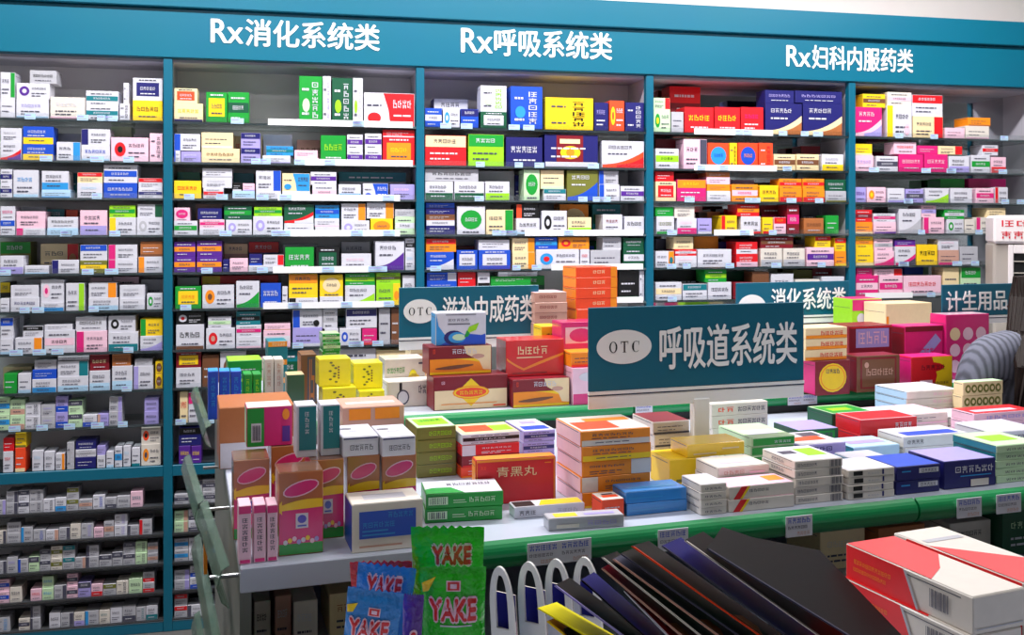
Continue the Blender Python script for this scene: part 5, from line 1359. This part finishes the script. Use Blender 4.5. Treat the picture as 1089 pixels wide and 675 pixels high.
# dark stand that carries the fan
s0, s1, s2, s3 = at_depth(640, 735, 1.13), at_depth(950, 735, 1.13), at_depth(930, 735, 1.24), at_depth(650, 735, 1.24)
m = MB()
tp = [Vector((p.x, p.y, p.z)) for p in (s0, s1, s2, s3)]
bt = [Vector((p.x, p.y, CT + .0005)) for p in tp]
m.poly(tp); m.poly(bt[::-1])
for k in range(4): m.poly([tp[k], bt[k], bt[(k + 1) % 4], tp[(k + 1) % 4]])
o = m.build('sheet_stand', M['dark'])
tag(o, 'dark block stand under the fanned glossy sheets', 'stand')

# ------------------------------------------------------------------ red and white boxes close to the camera
ang = math.atan2(.38, .925); bw, bl, bh = .089, .23, .0437
bu = Vector((math.cos(ang), math.sin(ang), 0)); bv = Vector((-math.sin(ang), math.cos(ang), 0))
near = Vector((.573, 1.237, 0)); ztop = 1.1386
nb = 4; bh = (ztop - CT - .001) / nb
side = mk(('p', [(0, 0), (.60, 0), (.50, 1), (0, 1)], 'X'), gl(.08, .52, .40, .66, 12, 'o'), gl(.08, .30, .36, .42, 12, 'o'), ('p', [(.60, 0), (.62, 0), (.52, 1), (.50, 1)], 'g'), BAR(.70, .28, .84, .78, 14))
topa = mk(('p', [(0, .30), (.5, .42), (1, .62), (1, 1), (0, 1)], 'X'), ('p', [(0, .32), (.2, .40), (.2, .5), (0, .5)], 'X'))
RB = ['lowest red and white box of the close pile', 'red and white box second up in the close pile', 'red and white box just under the topmost of the close pile', 'topmost red and white box with barcode in the close pile']
for i in range(nb):
    c = near + bu * (bw / 2) + bv * (bl / 2) + (bu * .0 - bu * (.006 if i % 2 == 0 else 0)); c.z = CT + .001 + i * bh
    o = carton('red_white_box', bw, bl, bh - .0006, 'aX', mk(('r', .06, .12, .94, .16, 'g')), side_art=side, top=('a', topa), loc=c, rz=ang, ch=.0015)
    tag(o, RB[i], 'medicine box', 'red and white boxes close to the camera')
RB2 = ['lowest red and white box of the pile at the photo corner', 'second red and white box up at the photo corner', 'red and white box under the top one at the photo corner', 'topmost red and white box at the photo corner']
side2 = mk(('p', [(.0, 0), (1, 0), (1, 1), (.12, 1)], 'X'), gl(.02, .3, .2, .7, 4, 'K'))
for i in range(nb):
    c = near + bu * (bw * 1.5 + .012) + bv * (bl / 2 + .012); c.z = CT + .001 + i * bh
    o = carton('red_white_box', bw, bl, bh - .0006, 'aX', mk(('r', .06, .12, .94, .16, 'g')), side_art=side2, top=('a', mk(('p', [(0, 0), (1, 0), (1, .3), (0, .7)], 'X'), ('r', .1, .75, .9, .8, 'g'))), loc=c, rz=ang, ch=.0015)
    tag(o, RB2[i], 'medicine box', 'red and white boxes close to the camera')
# ------------------------------------------------------------------ room shell
def struct(o): o['kind'] = 'structure'; return o
m = MB(); m.box(-4.2, -3.6, -.05, 5.2, 6.4, 0); fl = struct(m.build('floor', M['floor']))
m = MB(); m.box(-4.2, -3.6, 3.25, 5.2, 6.4, 3.3); struct(m.build('ceiling', M['ceil']))
m = MB(); m.box(-4, .32, 0, 5.5, .42, 3.25); struct(m.build('wall_back', M['wall'], loc=wall_pt(0, 0, 0), rz=TH))
m = MB(); m.box(-4.2, -3.6, 0, -4.1, 4.0, 3.25); struct(m.build('wall_left', M['wall']))


def shopfront(name, L, loc, rz, sill=.25):
    m = MB(); n = 5
    m.box(0, -.05, 0, L, .05, sill); m.box(0, -.05, 2.5, L, .05, 3.25)
    for i in range(n + 1):
        x = L * i / n; m.box(max(0, x - .04), -.05, sill, min(L, x + .04), .05, 2.5)
    o = struct(m.build(name, M['frame'], loc=loc, rz=rz))
    g = MB(); g.box(.01, -.004, sill, L - .01, .004, 2.5); g.build('pane', M['clear'], o)


shopfront('window_1', 8.0, (5.1, -3.5, 0), math.radians(90))
shopfront('window_2', 9.0, (-4.0, -3.55, 0), 0, 1.1)  # unseen window; its high solid sill is shaped to dim the low shelves
m = MB(); m.box(-60, -60, -.3, 60, 60, -.06); struct(m.build('ground', M['floor']))

# trees beyond the shop window, seen in the mirrored shelf backs
def tree(x, y, s, label):
    t = empty('street_tree', (x, y, -.06)); tag(t, label, 'tree', 'trees outside the shop window')
    rt = random.Random(int(x * 10)); m = MB(); m.tube([(0, 0, 0), (.05, 0, 1.2 * s), (0, .05, 2.4 * s)], [.12, .09, .05]); m.build('trunk', M['bark'], t)
    m = MB()
    for i in range(900):
        p = Vector((rt.gauss(0, .55), rt.gauss(0, .55), rt.gauss(2.6, .5))) * s
        a, b = Vector((rt.uniform(-1, 1), rt.uniform(-1, 1), rt.uniform(-1, 1))) * .13, Vector((rt.uniform(-1, 1), rt.uniform(-1, 1), rt.uniform(-1, 1))) * .09
        m.poly([p - a, p + b, p + a, p - b])
    m.build('crown', M['leaf'], t)


tree(7.6, -1.2, 1.1, 'green leafy street tree mirrored in the fifth bay'); tree(11.5, -5.5, 1.2, 'green leafy street tree further along outside the window'); tree(8.6, 3.4, .9, 'small green street tree outside near the shelving')

# ------------------------------------------------------------------ light and camera
w = bpy.data.worlds.new('World'); scene.world = w; w.use_nodes = True
bg = w.node_tree.nodes['Background']; bg.inputs['Color'].default_value = (.93, .96, 1.0, 1); bg.inputs['Strength'].default_value = .68


def area(name, loc, sx, sy, power, rz=0.0, col=(1, .98, .96)):
    l = bpy.data.lights.new(name, 'AREA'); l.shape = 'RECTANGLE'; l.size = sx; l.size_y = sy; l.energy = power; l.color = col
    o = bpy.data.objects.new(name, l); COL.objects.link(o); o.location = loc; o.rotation_euler = (0, 0, rz)
    return o


for i, k in enumerate((-.6, .7, 2.0, 3.3)):
    p = wall_pt(k, -1.0, 3.2); area('ceiling_lamp', p, 1.2, .16, 38, TH)
for x, y in ((-.9, 1.4), (.8, 1.9), (2.4, 2.3)):
    area('ceiling_lamp', (x, y, 3.2), 1.2, .16, 11, TH)

cam = bpy.data.cameras.new('Camera'); cam.sensor_width = 36; cam.lens = 36 * F / 1089
cam.shift_y = -(337.5 - HY) / 1089; cam.clip_start = .02
co = bpy.data.objects.new('Camera', cam); COL.objects.link(co); co.location = (0, 0, EYE); co.rotation_euler = (math.radians(90), 0, 0)
scene.camera = co
scene.view_settings.view_transform = 'Standard'; scene.view_settings.look = 'None'
scene.view_settings.exposure = 0.10; scene.view_settings.gamma = 1; scene.view_settings.use_curve_mapping = False
try:
    scene.cycles.transparent_max_bounces = 24; scene.cycles.max_bounces = 8; scene.cycles.use_denoising = True
    scene.cycles.sample_clamp_indirect = 6
except Exception: pass
